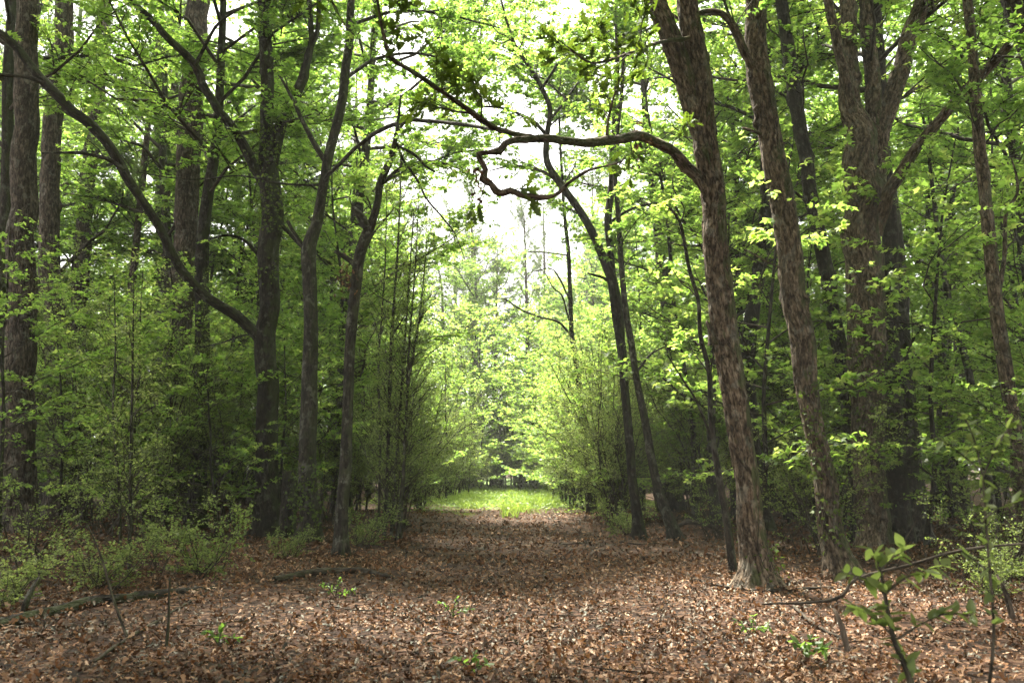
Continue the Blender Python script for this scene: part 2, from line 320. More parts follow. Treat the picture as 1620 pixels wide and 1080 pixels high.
def ground_mat():
    m, ns, lk = mat('ground_litter')
    ge = ns.new('ShaderNodeNewGeometry')
    v = ns.new('ShaderNodeTexVoronoi'); v.inputs['Scale'].default_value = 13; v.inputs['Randomness'].default_value = 1
    n0 = ns.new('ShaderNodeTexNoise'); n0.inputs['Scale'].default_value = 6; n0.inputs['Detail'].default_value = 3
    ad = ns.new('ShaderNodeVectorMath'); ad.operation = 'MULTIPLY_ADD'; lk.new(n0.outputs['Color'], ad.inputs[0]); ad.inputs[1].default_value = (.25, .25, .25); lk.new(ge.outputs['Position'], ad.inputs[2])
    lk.new(ge.outputs['Position'], n0.inputs[0]); lk.new(ad.outputs[0], v.inputs[0])
    sx = ns.new('ShaderNodeSeparateColor'); lk.new(v.outputs['Color'], sx.inputs[0])
    rp = ramp(ns, [(0, (.012, .007, .004)), (.35, (.028, .014, .008)), (.7, (.060, .030, .018)), (1, (.14, .085, .055))]); lk.new(sx.outputs[0], rp.inputs[0])  # kept dark: the colour also stands in for shadow between the leaves
    n1 = ns.new('ShaderNodeTexNoise'); n1.inputs['Scale'].default_value = .9; n1.inputs['Detail'].default_value = 6; lk.new(ge.outputs['Position'], n1.inputs[0])
    r1 = ramp(ns, [(.35, (.6, .6, .6)), (.65, (1.2, 1.2, 1.2))]); lk.new(n1.outputs[0], r1.inputs[0])
    mu = ns.new('ShaderNodeMix'); mu.data_type = 'RGBA'; mu.blend_type = 'MULTIPLY'; mu.inputs[0].default_value = 1; lk.new(rp.outputs[0], mu.inputs[6]); lk.new(r1.outputs[0], mu.inputs[7])
    # low green growth in the clearing at the end of the track
    sp_ = ns.new('ShaderNodeSeparateXYZ'); lk.new(ge.outputs['Position'], sp_.inputs[0])
    mr = ns.new('ShaderNodeMapRange'); mr.inputs[1].default_value = 26; mr.inputs[2].default_value = 40; lk.new(sp_.outputs[1], mr.inputs[0])
    n2 = ns.new('ShaderNodeTexNoise'); n2.inputs['Scale'].default_value = .8; n2.inputs['Detail'].default_value = 5; lk.new(ge.outputs['Position'], n2.inputs[0])
    mr2 = ns.new('ShaderNodeMapRange'); mr2.inputs[1].default_value = 130; mr2.inputs[2].default_value = 110; lk.new(sp_.outputs[1], mr2.inputs[0])
    ax_ = ns.new('ShaderNodeMath'); ax_.operation = 'ABSOLUTE'; lk.new(sp_.outputs[0], ax_.inputs[0])
    mr3 = ns.new('ShaderNodeMapRange'); mr3.inputs[1].default_value = 5; mr3.inputs[2].default_value = 2; lk.new(ax_.outputs[0], mr3.inputs[0])
    m0 = ns.new('ShaderNodeMath'); m0.operation = 'MULTIPLY'; lk.new(mr.outputs[0], m0.inputs[0]); lk.new(mr2.outputs[0], m0.inputs[1])
    m9 = ns.new('ShaderNodeMath'); m9.operation = 'MULTIPLY'; lk.new(m0.outputs[0], m9.inputs[0]); lk.new(mr3.outputs[0], m9.inputs[1])
    mm = ns.new('ShaderNodeMath'); mm.operation = 'MULTIPLY_ADD'; lk.new(m9.outputs[0], mm.inputs[0]); mm.inputs[1].default_value = .8; lk.new(n2.outputs[0], mm.inputs[2])
    rg = ramp(ns, [(.75, (0, 0, 0)), (.95, (1, 1, 1))]); lk.new(mm.outputs[0], rg.inputs[0])
    x = ns.new('ShaderNodeMix'); x.data_type = 'RGBA'; lk.new(rg.outputs[0], x.inputs[0]); lk.new(mu.outputs[2], x.inputs[6]); x.inputs[7].default_value = (.10, .16, .04, 1)
    bs = ns.new('ShaderNodeBsdfPrincipled'); lk.new(x.outputs[2], bs.inputs['Base Color']); bs.inputs['Roughness'].default_value = .85; bs.inputs['Specular IOR Level'].default_value = .15
    bp = ns.new('ShaderNodeBump'); bp.inputs['Strength'].default_value = .6; bp.inputs['Distance'].default_value = .03; lk.new(v.outputs['Distance'], bp.inputs['Height']); lk.new(bp.outputs[0], bs.inputs['Normal'])
    o = ns.new('ShaderNodeOutputMaterial'); lk.new(bs.outputs[0], o.inputs[0]); return m
M_GROUND = ground_mat()

# ------------------------------------------------------------------ air
def haze():
    v = np.array([(x, y, z) for z in (-1.5, 34) for y in (-30, 125) for x in (-90, 90)], float)
    q = np.array([[0, 1, 3, 2], [4, 6, 7, 5], [0, 4, 5, 1], [2, 3, 7, 6], [0, 2, 6, 4], [1, 5, 7, 3]])[:, ::-1]
    m = bpy.data.materials.new('air'); m.use_nodes = True; ns = m.node_tree.nodes; ns.clear()
    p = ns.new('ShaderNodeVolumePrincipled'); p.inputs['Color'].default_value = (.93, .97, .90, 1); p.inputs['Density'].default_value = .0009; p.inputs['Anisotropy'].default_value = .1
    o = ns.new('ShaderNodeOutputMaterial'); m.node_tree.links.new(p.outputs[0], o.inputs['Volume'])
    mb = MB(); mb.add(v, None, q); ob = mb.build('haze', m, kind='stuff')
if HAZE: haze()
# ------------------------------------------------------------------ ground
def grid(xs, ys):
    X, Y = np.meshgrid(xs, ys); Z = gz(X, Y); V = np.stack([X, Y, Z], -1).reshape(-1, 3)
    a = np.arange(len(ys) - 1)[:, None] * len(xs) + np.arange(len(xs) - 1)[None]
    Q = np.stack([a, a + 1, a + 1 + len(xs), a + len(xs)], -1).reshape(-1, 4); return V, Q
g1 = np.concatenate([-np.geomspace(400, 14, 24), np.linspace(-13.7, 13.7, 110), np.geomspace(14, 400, 24)])
g2 = np.concatenate([-np.geomspace(200, 4, 12), np.linspace(-3.5, 32, 140), np.geomspace(33, 600, 40)])
mb = MB(); V, Q = grid(g1, g2); mb.add(V, None, Q)
go = mb.build('ground', M_GROUND, smooth=True, kind='structure')

# ------------------------------------------------------------------ leaf litter
def litter():
    g = np.random.RandomState(21); mb = MB()
    def lay(n, y0, y1, halfw, size, tmpl, lift, pw=1.):
        y = y0 + (y1 - y0) * g.rand(n) ** pw; x = g.uniform(-1, 1, n) * (halfw(y))
        z = gz(x, y) + lift * g.rand(n) ** 1.5 + .004
        cover = noise(np.stack([x * .8, y * .8, 0 * x], -1), 9)
        keep = g.rand(n) < .80 + .5 * cover
        x, y, z = x[keep], y[keep], z[keep]; n = len(x)
        th = g.uniform(0, 2 * math.pi, n)
        ax = np.stack([np.cos(th), np.sin(th), g.normal(size=n) * .5], -1)
        nr = np.stack([g.normal(size=n) * .5, g.normal(size=n) * .5, np.where(g.rand(n) < .5, 1., -1.)], -1)
        tint = np.clip(.47 + .25 * g.normal(size=n) + .18 * noise(np.stack([x * .5, y * .5, 0 * x], -1), 13), 0, 1)
        leaves(mb, np.stack([x, y, z], -1), ax, nr, size * g.uniform(.5, 1.3, n), tmpl, tint, curl=g.uniform(.6, 3.6, n))
    lay(13500, 1.6, 5.4, lambda y: 1.5 + y * .75, .062, T_OAK, .05)
    lay(62000, 5.2, 14, lambda y: 2.0 + y * .72, .066, T_LIT, .05)
    lay(38000, 13, 30, lambda y: 3.0 + y * .45, .095, T_LIT, .045, 1.2)
    for bx, Y, lab in ALL_LM:
        c = P(bx, 800, Y)[0]; k = 220 if Y < 15 else 120; R0 = .12 if 'sapling' in lab else .30
        a = g.uniform(0, 6.28, k); d = R0 + np.abs(g.normal(size=k)) * .22; x = c[0] + np.cos(a) * d; y = Y + np.sin(a) * d
        z = gz(x, y) + .02 + .10 * np.exp(-(d - R0) / .12) * g.rand(k)
        ax = np.stack([g.normal(size=k), g.normal(size=k), g.normal(size=k) * .4], -1); nr = np.stack([g.normal(size=k) * .5, g.normal(size=k) * .5, np.ones(k)], -1)
        leaves(mb, np.stack([x, y, z], -1), ax, nr, g.uniform(.05, .11, k), T_LIT, np.clip(.42 + .22 * g.normal(size=k), 0, 1), curl=g.uniform(.4, 2.4, k))
    return mb.build('leaf_litter', M_DEAD, kind='stuff')

def grass():
    g = np.random.RandomState(5); mb = MB(); n = 42000
    y = 24 + 42 * g.rand(n) ** 1.5; x = -.6 + g.uniform(-1, 1, n) * 3.0
    d = .9 * noise(np.stack([x * 1.3, y * .7, 0 * x], -1), 31) + (y - 30) * .11 + .35 * (g.rand(n) - .5) - .05 * (x + .6) ** 2
    k = (d > .0); x, y = x[k], y[k]; n = len(x)
    p = np.stack([x, y, gz(x, y)], -1)
    ax = np.stack([g.normal(size=n) * .45, g.normal(size=n) * .45, np.ones(n)], -1)
    T = (np.array([[0, -.045, 0], [0, .045, 0], [.55, .04, .06], [1, 0, .22], [.55, -.04, .06]]), np.array([[0, 1, 2], [0, 2, 4], [4, 2, 3]]))
    nr = g.normal(size=(n, 3)); leaves(mb, p, ax, nr, (.07 + .30 * np.clip(.45 + .8 * noise(np.stack([x * .9, y * .6, 0 * x], -1), 41), 0, 1)) * g.uniform(.6, 1.2, n), T, np.clip(.65 + .2 * g.normal(size=n), 0, 1), 0)
    m = 16000; y = 27 + 32 * g.rand(m); x = g.uniform(-1, 1, m) * 6; p = np.stack([x, y, gz(x, y) + .05 + .25 * g.rand(m)], -1)
    leaves(mb, p, g.normal(size=(m, 3)) * [1, 1, .3], np.array([0, 0, 1]) + g.normal(size=(m, 3)) * .4, g.uniform(.05, .12, m), T_RH, np.clip(.6 + .2 * g.normal(size=m), 0, 1))
    o = mb.build('grass', M_GRASS, kind='stuff'); o['label'] = 'bright grass and low weeds in the sunlit clearing'; o['category'] = 'grass'
grass()

# ------------------------------------------------------------------ traced trees
ALL_LM = []                                     # landmarks for labels: (pixel x, phrase)
BARKS = {'shag': B_SHAG, 'dark': B_DARK, 'grey': B_GREY, 'pine': B_PINE}
def trace(pts, Y, extra=0.):
    """pixel polyline (x, y, width[, dY]) to world points at the tree's own distance"""
    W, rad = [], []
    L0 = None; acc = 0
    for i, q in enumerate(pts):
        if i: acc += math.hypot(q[0] - pts[i - 1][0], q[1] - pts[i - 1][1])
        dy = q[3] if len(q) > 3 else extra * acc / 400.
        w_, t = P(q[0], q[1], Y + dy); W.append(w_); rad.append(max(.0025, q[2] / 2 / FPX * t))
    return np.array(W), np.array(rad)
def poly_branches(g, p, r, per_m, t0, length, spread=1.0, up=.25, jitter=.3, flat=.3, away=None):
    seg = np.linalg.norm(np.diff(p, axis=0), axis=1); s = np.concatenate([[0], np.cumsum(seg)]); tot = s[-1]
    n = int(per_m * tot * (1 - t0)); 
    if n < 1: return BR(np.zeros((0, 3)), np.zeros((0, 3)), np.zeros(0), np.zeros((0, 3)), np.zeros(0))
    q = g.uniform(t0, 1, n) * tot; i = np.clip(np.searchsorted(s, q) - 1, 0, len(p) - 2); f = ((q - s[i]) / np.maximum(seg[i], 1e-6))[:, None]
    pos = p[i] * (1 - f) + p[i + 1] * f; tg = norm(p[i + 1] - p[i]); rr = r[i]
    side = norm(np.cross(tg, g.normal(size=(n, 3)))); side[:, 2] *= 1 - flat
    a = g.uniform(spread * .6, spread * 1.2, n)[:, None]
    D = tg * np.cos(a) + norm(side) * np.sin(a); D[:, 2] += up
    L = g.uniform(length * .45, length * 1.2, n) * (1 - .35 * (q / tot))
    T = g.normal(size=(n, 3)) * .15
    return BR(pos, D, L, T, np.minimum(rr * .45, L * .012 + .003))
def join(*bs): return BR(*[np.concatenate([getattr(b, k) for b in bs]) for k in ('S', 'D', 'L', 'T', 'r')])

def foliage(mbw, mbl, g, b1, leaf=.1, tmpl=T_MAPLE, tint=.5, per2=5.0, per3=7.0, perl=26, tilt=.5, r2=.42, r3=.42, planar=.75, lmat=0, grav=-.02):
    b2 = children(g, b1, per2, .2, 1, r2, .95, .05, planar, grav, .5, .25)
    b3 = children(g, b2, per3, .15, 1, r3, .85, .0, planar, grav, .5, .14)
    brtubes(mbw, b1, 5, 4, .3, .02); brtubes(mbw, b2, 3, 3, .3, .02); brtubes(mbw, b3, 1, 3, .4)
    tw = join(b2, b3)
    return leaf_twigs(mbl, g, tw, perl, leaf, tmpl, tilt, tint)

def traced_tree(label, basepx, trunks, limbs=(), bark='dark', name='tree', cat='tree', amp=.012, sides=28, fol=(), seed=1,
                leafmat=None, leaf=.10, tmpl=T_MAPLE, tint=.5, flare=.5, depth=None, group=None, step=.08, perl=26, top=True, folk=None):
    bx, by = basepx; Y = depth or ground_depth(by)
    b0, _ = P(bx, by, Y); b0[2] = float(gz(b0[0], b0[1])) - .02
    g = np.random.RandomState(seed); B = BARKS[bark]
    root = thing(name, label, cat, b0, group)
    mbw, mbl = MB(), MB(); k = 0
    lines = []
    for ti, pts in enumerate(trunks):
        p, r = trace(pts, Y)
        if ti == 0: p[0, 2] = b0[2] - .08
        p, r = resample(p, r, step)
        p += np.stack([noise(np.stack([p[:, 2] * 1.5, 0 * r, 0 * r + 7 * ti], -1), seed), noise(np.stack([p[:, 2] * 1.5, 0 * r, 0 * r + 3 + ti], -1), seed + 1), 0 * r], -1) * r[:, None] * .18
        m = MB(); tube(m, p, r, sides, amp, seed + ti * 11, flare=flare if ti == 0 else 0)
        m.build('trunk' if ti == 0 else 'stem', B, root, b0, smooth=True); lines.append((p, r))
    for li, l in enumerate(limbs):
        pts, extra = l[0], l[1]
        p, r = trace(pts, Y, extra); p, r = resample(p, r, .07)
        p += np.stack([noise(p * 2.2 + 5, seed + li), noise(p * 2.2 + 9, seed + li + 50), noise(p * 2.2 + 19, seed + li + 90)], -1) * np.minimum(r, .05)[:, None] * .5
        m = MB(); tube(m, p, r, 14, amp * .5, seed + 40 + li, flare=0)
        m.build('branch', B, root, b0, smooth=True); lines.append((p, r))
    n = 0
    for (which, per_m, t0, length, up, kw) in fol:
        p, r = lines[which]
        b1 = poly_branches(g, p, r, per_m, t0, length, up=up)
        kk = dict(leaf=leaf, tmpl=tmpl, tint=tint, perl=perl); kk.update(kw or {})
        if b1.n: n += foliage(mbw, mbl, g, b1, **kk)
    if mbw.n: mbw.build('twigs', B_TWIG, root, b0, kind='stuff')
    if mbl.n: mbl.build('crown', leafmat or M_MAPLE, root, b0, kind='stuff')
    ALL_LM.append((bx, Y, label))
    return root, lines, b0, Y

H = {}   # high crowns above the frame, shared settings: sparse so light gets through
HI = dict(per2=4.0, per3=5.0, perl=20)
# --- right hand side
t_r1 = traced_tree('shaggy brown oak beside the track, forked high, its long limb arching over the track', (1203, 928),
    [[(1203, 935, 62), (1198, 890, 46), (1190, 840, 41), (1178, 740, 38), (1165, 640, 40), (1150, 540, 42), (1135, 400, 40), (1126, 300, 38), (1112, 215, 36), (1106, 120, 34), (1095, 50, 34), (1088, 0, 33), (1075, -120, 28), (1060, -300, 20), (1045, -520, 8)],
     [(1118, 250, 26), (1098, 175, 34), (1080, 110, 34), (1058, 50, 32), (1035, 0, 32), (1005, -80, 28), (960, -250, 20), (900, -450, 8)]],
    [([(1122, 315, 20, 0), (1105, 285, 20, 0), (1090, 268, 20, -.1), (1065, 240, 18, -.3), (1035, 225, 16, -.6), (1010, 215, 17, -.8), (960, 222, 15, -1.2), (900, 225, 14, -1.7), (850, 219, 13, -2.1), (812, 220, 11, -2.4), (798, 226, 11, -2.5), (790, 238, 13, -2.5), (772, 240, 10, -2.6), (757, 243, 12, -2.6), (762, 256, 10, -2.6), (768, 268, 10, -2.6), (764, 283, 14, -2.6), (776, 291, 10, -2.65), (786, 303, 13, -2.7), (796, 306, 9, -2.7), (808, 303, 10, -2.7), (822, 308, 10, -2.7), (842, 312, 12, -2.75), (866, 311, 9, -2.8), (885, 303, 7, -2.8), (898, 290, 6, -2.9), (925, 273, 5, -3.), (985, 256, 3, -3.1)], 0),
     ([(850, 219, 9, -2.1), (815, 212, 10, -2.2), (785, 203, 10, -2.4), (750, 180, 10, -2.6), (700, 145, 9, -2.9), (650, 112, 8, -3.1), (618, 92, 7, -3.3), (608, 60, 6, -3.4), (600, 20, 5, -3.5), (590, -60, 4, -3.6)], 0),
     ([(620, 92, 5, -3.3), (600, 85, 4, -3.3), (575, 70, 4, -3.4), (545, 40, 3, -3.5), (525, 0, 3, -3.6)], 0),
     ([(960, 222, 6, -1.2), (962, 190, 5, -1.3), (972, 150, 4, -1.4), (985, 115, 3, -1.6)], 0),
     ([(1090, 60, 8, -.2), (1055, 65, 7, -.4), (1020, 75, 6, -.8), (975, 92, 5, -1.2), (935, 100, 4, -1.6), (905, 80, 3, -1.9), (882, 62, 2, -2.1)], 0),
     ([(1128, 545, 16), (1124, 520, 9), (1118, 508, 5)], 0)],
    'shag', amp=.030, sides=60, seed=11, step=.045, leafmat=M_OAK, leaf=.13, tmpl=T_OAK, tint=.5, flare=.55,
    fol=[(0, 1.6, .66, 2.2, .3, HI), (1, 2.0, .45, 2.2, .3, HI)])
traced_tree('straight leaning shaggy trunk right of the forked oak, moss at its foot', (1327, 912),
    [[(1330, 920, 56), (1322, 870, 40), (1312, 810, 36), (1292, 690, 33), (1267, 540, 38), (1247, 400, 39), (1234, 300, 38), (1216, 200, 37), (1200, 110, 38), (1192, 0, 32), (1180, -150, 28), (1160, -400, 18), (1145, -650, 7)]],
    [([(1205, 130, 14), (1185, 95, 15), (1165, 55, 14), (1142, 25, 11), (1110, 20, 8), (1085, 35, 6), (1060, 20, 4)], -1.),
     ([(1228, 235, 8), (1205, 215, 6), (1175, 203, 5)], -.5), ([(1255, 430, 5), (1225, 420, 3), (1180, 395, 2)], 0)],
    'shag', amp=.028, sides=56, seed=12, step=.05, fol=[(0, 1.8, .66, 2.4, .3, HI), (1, 2.0, .3, 1.2, .3, None)])
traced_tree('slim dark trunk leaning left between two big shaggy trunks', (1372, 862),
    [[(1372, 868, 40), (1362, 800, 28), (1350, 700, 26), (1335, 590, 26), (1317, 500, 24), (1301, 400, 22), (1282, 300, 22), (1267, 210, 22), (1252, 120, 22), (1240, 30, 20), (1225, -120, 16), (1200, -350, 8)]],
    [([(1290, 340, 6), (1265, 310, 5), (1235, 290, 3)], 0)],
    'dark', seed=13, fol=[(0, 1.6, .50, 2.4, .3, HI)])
traced_tree('thick grooved trunk splitting into several stems, heavy limb curving up to right', (1385, 872),
    [[(1385, 880, 62), (1383, 840, 50), (1378, 740, 48), (1374, 640, 52), (1367, 540, 58), (1366, 400, 58), (1368, 300, 60), (1360, 225, 50), (1350, 170, 34), (1342, 100, 30), (1341, 0, 24), (1335, -140, 20), (1330, -380, 9)],
     [(1382, 300, 38), (1385, 250, 34), (1382, 200, 26), (1378, 100, 23), (1370, 0, 22), (1362, -150, 16), (1350, -330, 7)],
     [(1385, 270, 34), (1393, 210, 30), (1410, 150, 29), (1428, 100, 28), (1446, 40, 26), (1460, 0, 24), (1480, -70, 18), (1510, -250, 8)]],
    [([(1384, 370, 22), (1397, 335, 22), (1408, 300, 21), (1430, 265, 19), (1457, 225, 17), (1505, 168, 16), (1555, 118, 16), (1600, 70, 15), (1640, 25, 14), (1700, -60, 9), (1750, -200, 4)], -2.6),
     ([(1372, 228, 14), (1350, 170, 16), (1335, 110, 17), (1322, 60, 16), (1308, 0, 14), (1290, -90, 9), (1265, -200, 4)], -1.0),
     ([(1450, 25, 12), (1475, 8, 10), (1500, -12, 8), (1560, -40, 5)], .5)],
    'shag', amp=.030, sides=64, seed=14, step=.055, flare=.2, fol=[(0, 1.8, .74, 2.2, .3, HI), (2, 2.0, .4, 2.2, .3, HI), (3, 1.8, .45, 1.6, .2, None), (4, 1.6, .5, 1.5, .2, None)])
traced_tree('mottled dark trunk just right of the thick many-stemmed trunk', (1450, 858),
    [[(1450, 862, 50), (1445, 815, 36), (1434, 690, 31), (1426, 540, 29), (1422, 460, 30), (1414, 380, 28), (1402, 280, 24), (1392, 150, 20), (1385, 0, 16), (1378, -250, 7)]],
    [([(1426, 560, 6), (1450, 530, 4), (1470, 480, 3)], 1)], 'grey', seed=15, fol=[(0, 1.6, .5, 2.2, .3, HI)])
traced_tree('slim brown trunk near the right edge, bare below and gently bent', (1624, 900),
    [[(1626, 905, 34), (1620, 830, 24), (1611, 740, 22), (1600, 640, 22), (1585, 540, 22), (1579, 500, 21), (1569, 400, 20), (1558, 310, 19), (1550, 225, 18), (1545, 150, 16), (1532, 0, 14), (1515, -200, 8)]],
    [([(1578, 475, 8), (1590, 400, 7), (1592, 340, 6), (1610, 300, 5), (1600, 250, 3)], .5), ([(1552, 250, 6), (1540, 190, 5), (1548, 120, 4)], -.5)],
    'shag', seed=16, flare=.3, fol=[(0, 1.7, .55, 1.8, .3, None), (2, 3, .2, .9, .2, None)])
traced_tree('thin crooked dark sapling leaning beside the shaggy forked oak', (1163, 905),
    [[(1163, 908, 15), (1150, 825, 12), (1135, 740, 10), (1125, 665, 9), (1122, 590, 8), (1108, 530, 7), (1105, 475, 6), (1090, 425, 6), (1075, 350, 5), (1048, 320, 3)]],
    [([(1128, 700, 5), (1105, 640, 4), (1080, 600, 3), (1055, 560, 2)], -.5), ([(1076, 352, 3), (1082, 330, 2), (1066, 300, 2), (1064, 280, 1.5)], 0), ([(1122, 600, 4), (1130, 560, 3), (1150, 500, 2)], .4)],
    'dark', name='sapling', cat='sapling', sides=10, amp=.002, seed=17, flare=.2, fol=[(0, 1.6, .4, 1.0, .2, None), (1, 3, .3, .8, .1, None)])
traced_tree('leaning trunk right of the track that splits in two at mid height', (1013, 850),
    [[(1013, 856, 24), (1010, 825, 17), (1004, 780, 15), (995, 690, 14), (987, 590, 14), (982, 540, 15), (978, 500, 19), (970, 450, 17), (955, 410, 14), (938, 370, 13), (914, 330, 12), (888, 293, 12), (866, 255, 11), (866, 215, 9), (870, 175, 8), (857, 140, 7), (840, 110, 7), (812, 65, 5), (790, -10, 3)],
     [(970, 450, 13), (966, 400, 12), (962, 350, 12), (966, 300, 11), (970, 225, 10), (975, 150, 9), (976, 50, 7), (970, -80, 4)]],
    [([(870, 190, 5), (890, 165, 4), (915, 130, 3)], .6), ([(972, 452, 6), (955, 440, 5), (930, 432, 3)], -.4), ([(962, 352, 5), (1000, 330, 4), (1045, 320, 3)], .4), ([(868, 218, 6), (840, 190, 5), (795, 172, 4), (745, 172, 3), (700, 188, 2)], -2.), ([(889, 294, 6), (860, 272, 5), (815, 262, 4), (775, 270, 2)], 1.5), ([(857, 142, 5), (890, 90, 4), (930, 60, 3), (960, 20, 2)], -1.5), ([(842, 112, 4), (800, 90, 4), (750, 80, 3), (700, 95, 2)], 1.5)],
    'dark', sides=20, amp=.006, seed=18, fol=[(0, 3.2, .45, 1.7, .25, None), (1, 3.6, .25, 1.8, .25, None), (5, 8, .15, 1.3, .1, None), (6, 7, .2, 1.2, .1, None), (7, 7, .15, 1.3, .1, None), (8, 8, .15, 1.4, .1, None)])
traced_tree('mossy leaning trunk directly right of the split trunk', (1070, 852),
    [[(1072, 858, 26), (1062, 830, 18), (1050, 800, 16), (1036, 750, 14), (1025, 690, 13), (1015, 640, 12), (1006, 590, 11), (999, 540, 11), (990, 490, 10), (983, 420, 9), (978, 350, 8), (974, 250, 7), (985, 120, 6), (990, -50, 3)]],
    [([(1006, 590, 4), (1030, 560, 3), (1060, 545, 2)], .5)], 'grey', sides=18, amp=.005, seed=19, fol=[(0, 3.0, .4, 1.6, .25, None)])
traced_tree('slender grey pole tree with dead side branches, left of the split trunk', (935, 812),
    [[(935, 815, 12), (925, 700, 9), (915, 600, 9), (905, 530, 8), (902, 460, 7), (899, 400, 7), (892, 320, 5), (885, 200, 4), (880, 80, 2)]],
    [([(905, 535, 4), (885, 510, 4), (850, 500, 3), (820, 487, 3), (797, 472, 2)], -.5), ([(903, 480, 3), (885, 440, 3), (870, 425, 2), (845, 430, 2)], -.5), ([(905, 525, 3), (890, 470, 3), (875, 455, 2), (862, 430, 1.5)], 0), ([(902, 405, 3), (870, 400, 2), (835, 398, 1.5)], 0)],
    'grey', sides=10, amp=.003, seed=20, fol=[(0, 2.8, .5, 1.6, .25, None)])
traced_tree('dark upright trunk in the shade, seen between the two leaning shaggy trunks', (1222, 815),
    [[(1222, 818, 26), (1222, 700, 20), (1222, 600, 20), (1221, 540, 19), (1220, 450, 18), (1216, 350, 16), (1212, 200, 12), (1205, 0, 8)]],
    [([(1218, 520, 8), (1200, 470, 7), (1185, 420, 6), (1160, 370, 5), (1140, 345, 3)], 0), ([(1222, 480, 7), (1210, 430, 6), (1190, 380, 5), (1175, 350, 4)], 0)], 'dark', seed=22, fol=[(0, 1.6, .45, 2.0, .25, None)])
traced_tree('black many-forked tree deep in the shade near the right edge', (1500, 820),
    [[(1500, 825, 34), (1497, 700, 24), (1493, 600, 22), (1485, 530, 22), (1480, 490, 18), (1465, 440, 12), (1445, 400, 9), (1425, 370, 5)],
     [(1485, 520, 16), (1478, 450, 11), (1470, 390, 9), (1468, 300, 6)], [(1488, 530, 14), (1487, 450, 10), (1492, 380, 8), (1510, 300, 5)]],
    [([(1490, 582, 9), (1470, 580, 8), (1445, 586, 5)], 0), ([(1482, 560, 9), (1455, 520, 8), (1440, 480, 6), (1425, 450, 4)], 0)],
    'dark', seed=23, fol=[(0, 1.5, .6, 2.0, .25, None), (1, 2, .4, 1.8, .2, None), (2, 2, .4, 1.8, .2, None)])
traced_tree('thin pale-barked pole crossing the foliage left of the bent right-edge trunk', (1572, 845),
    [[(1572, 848, 16), (1560, 740, 12), (1545, 640, 12), (1520, 540, 11), (1500, 470, 10), (1485, 380, 8), (1470, 250, 5)]], [],
    'grey', sides=12, amp=.004, seed=24, fol=[(0, 1.6, .4, 1.5, .25, None)])
# --- left hand side
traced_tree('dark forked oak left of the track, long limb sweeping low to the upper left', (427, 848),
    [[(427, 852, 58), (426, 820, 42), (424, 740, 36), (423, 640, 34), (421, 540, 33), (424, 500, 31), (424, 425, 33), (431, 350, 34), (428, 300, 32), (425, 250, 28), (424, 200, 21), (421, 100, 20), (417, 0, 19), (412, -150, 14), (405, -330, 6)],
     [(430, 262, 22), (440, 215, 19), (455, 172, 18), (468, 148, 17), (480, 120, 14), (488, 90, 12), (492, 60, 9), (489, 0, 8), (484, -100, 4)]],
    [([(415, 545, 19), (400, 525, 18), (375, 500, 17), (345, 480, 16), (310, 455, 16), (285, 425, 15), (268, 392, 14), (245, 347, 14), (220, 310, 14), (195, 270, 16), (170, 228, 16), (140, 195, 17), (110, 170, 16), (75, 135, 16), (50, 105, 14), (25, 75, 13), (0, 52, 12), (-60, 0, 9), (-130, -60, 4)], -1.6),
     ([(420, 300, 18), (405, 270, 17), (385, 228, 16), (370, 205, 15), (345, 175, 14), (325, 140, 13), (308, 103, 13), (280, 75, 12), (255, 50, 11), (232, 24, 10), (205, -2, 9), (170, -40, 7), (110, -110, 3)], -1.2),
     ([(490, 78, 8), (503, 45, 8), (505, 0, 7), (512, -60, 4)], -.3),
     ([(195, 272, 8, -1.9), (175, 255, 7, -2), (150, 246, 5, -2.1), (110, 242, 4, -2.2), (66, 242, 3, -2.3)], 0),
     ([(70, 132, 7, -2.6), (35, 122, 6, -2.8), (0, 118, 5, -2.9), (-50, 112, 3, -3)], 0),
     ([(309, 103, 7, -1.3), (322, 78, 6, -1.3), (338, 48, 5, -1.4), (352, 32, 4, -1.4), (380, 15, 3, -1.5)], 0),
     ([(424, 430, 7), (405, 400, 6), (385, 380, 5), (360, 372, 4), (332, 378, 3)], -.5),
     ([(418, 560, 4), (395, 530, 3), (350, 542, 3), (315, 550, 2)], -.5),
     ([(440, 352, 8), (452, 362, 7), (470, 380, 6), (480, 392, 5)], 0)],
    'dark', amp=.012, sides=44, seed=31, fol=[(0, 1.6, .68, 2.2, .3, HI), (1, 1.6, .4, 1.6, .2, None), (2, 1.3, .45, 1.2, .1, None), (3, 1.6, .5, 1.4, .1, None), (5, 2.5, .2, .9, .1, None), (6, 2.5, .1, .9, .1, None), (8, 2.5, .3, .8, .1, None)])
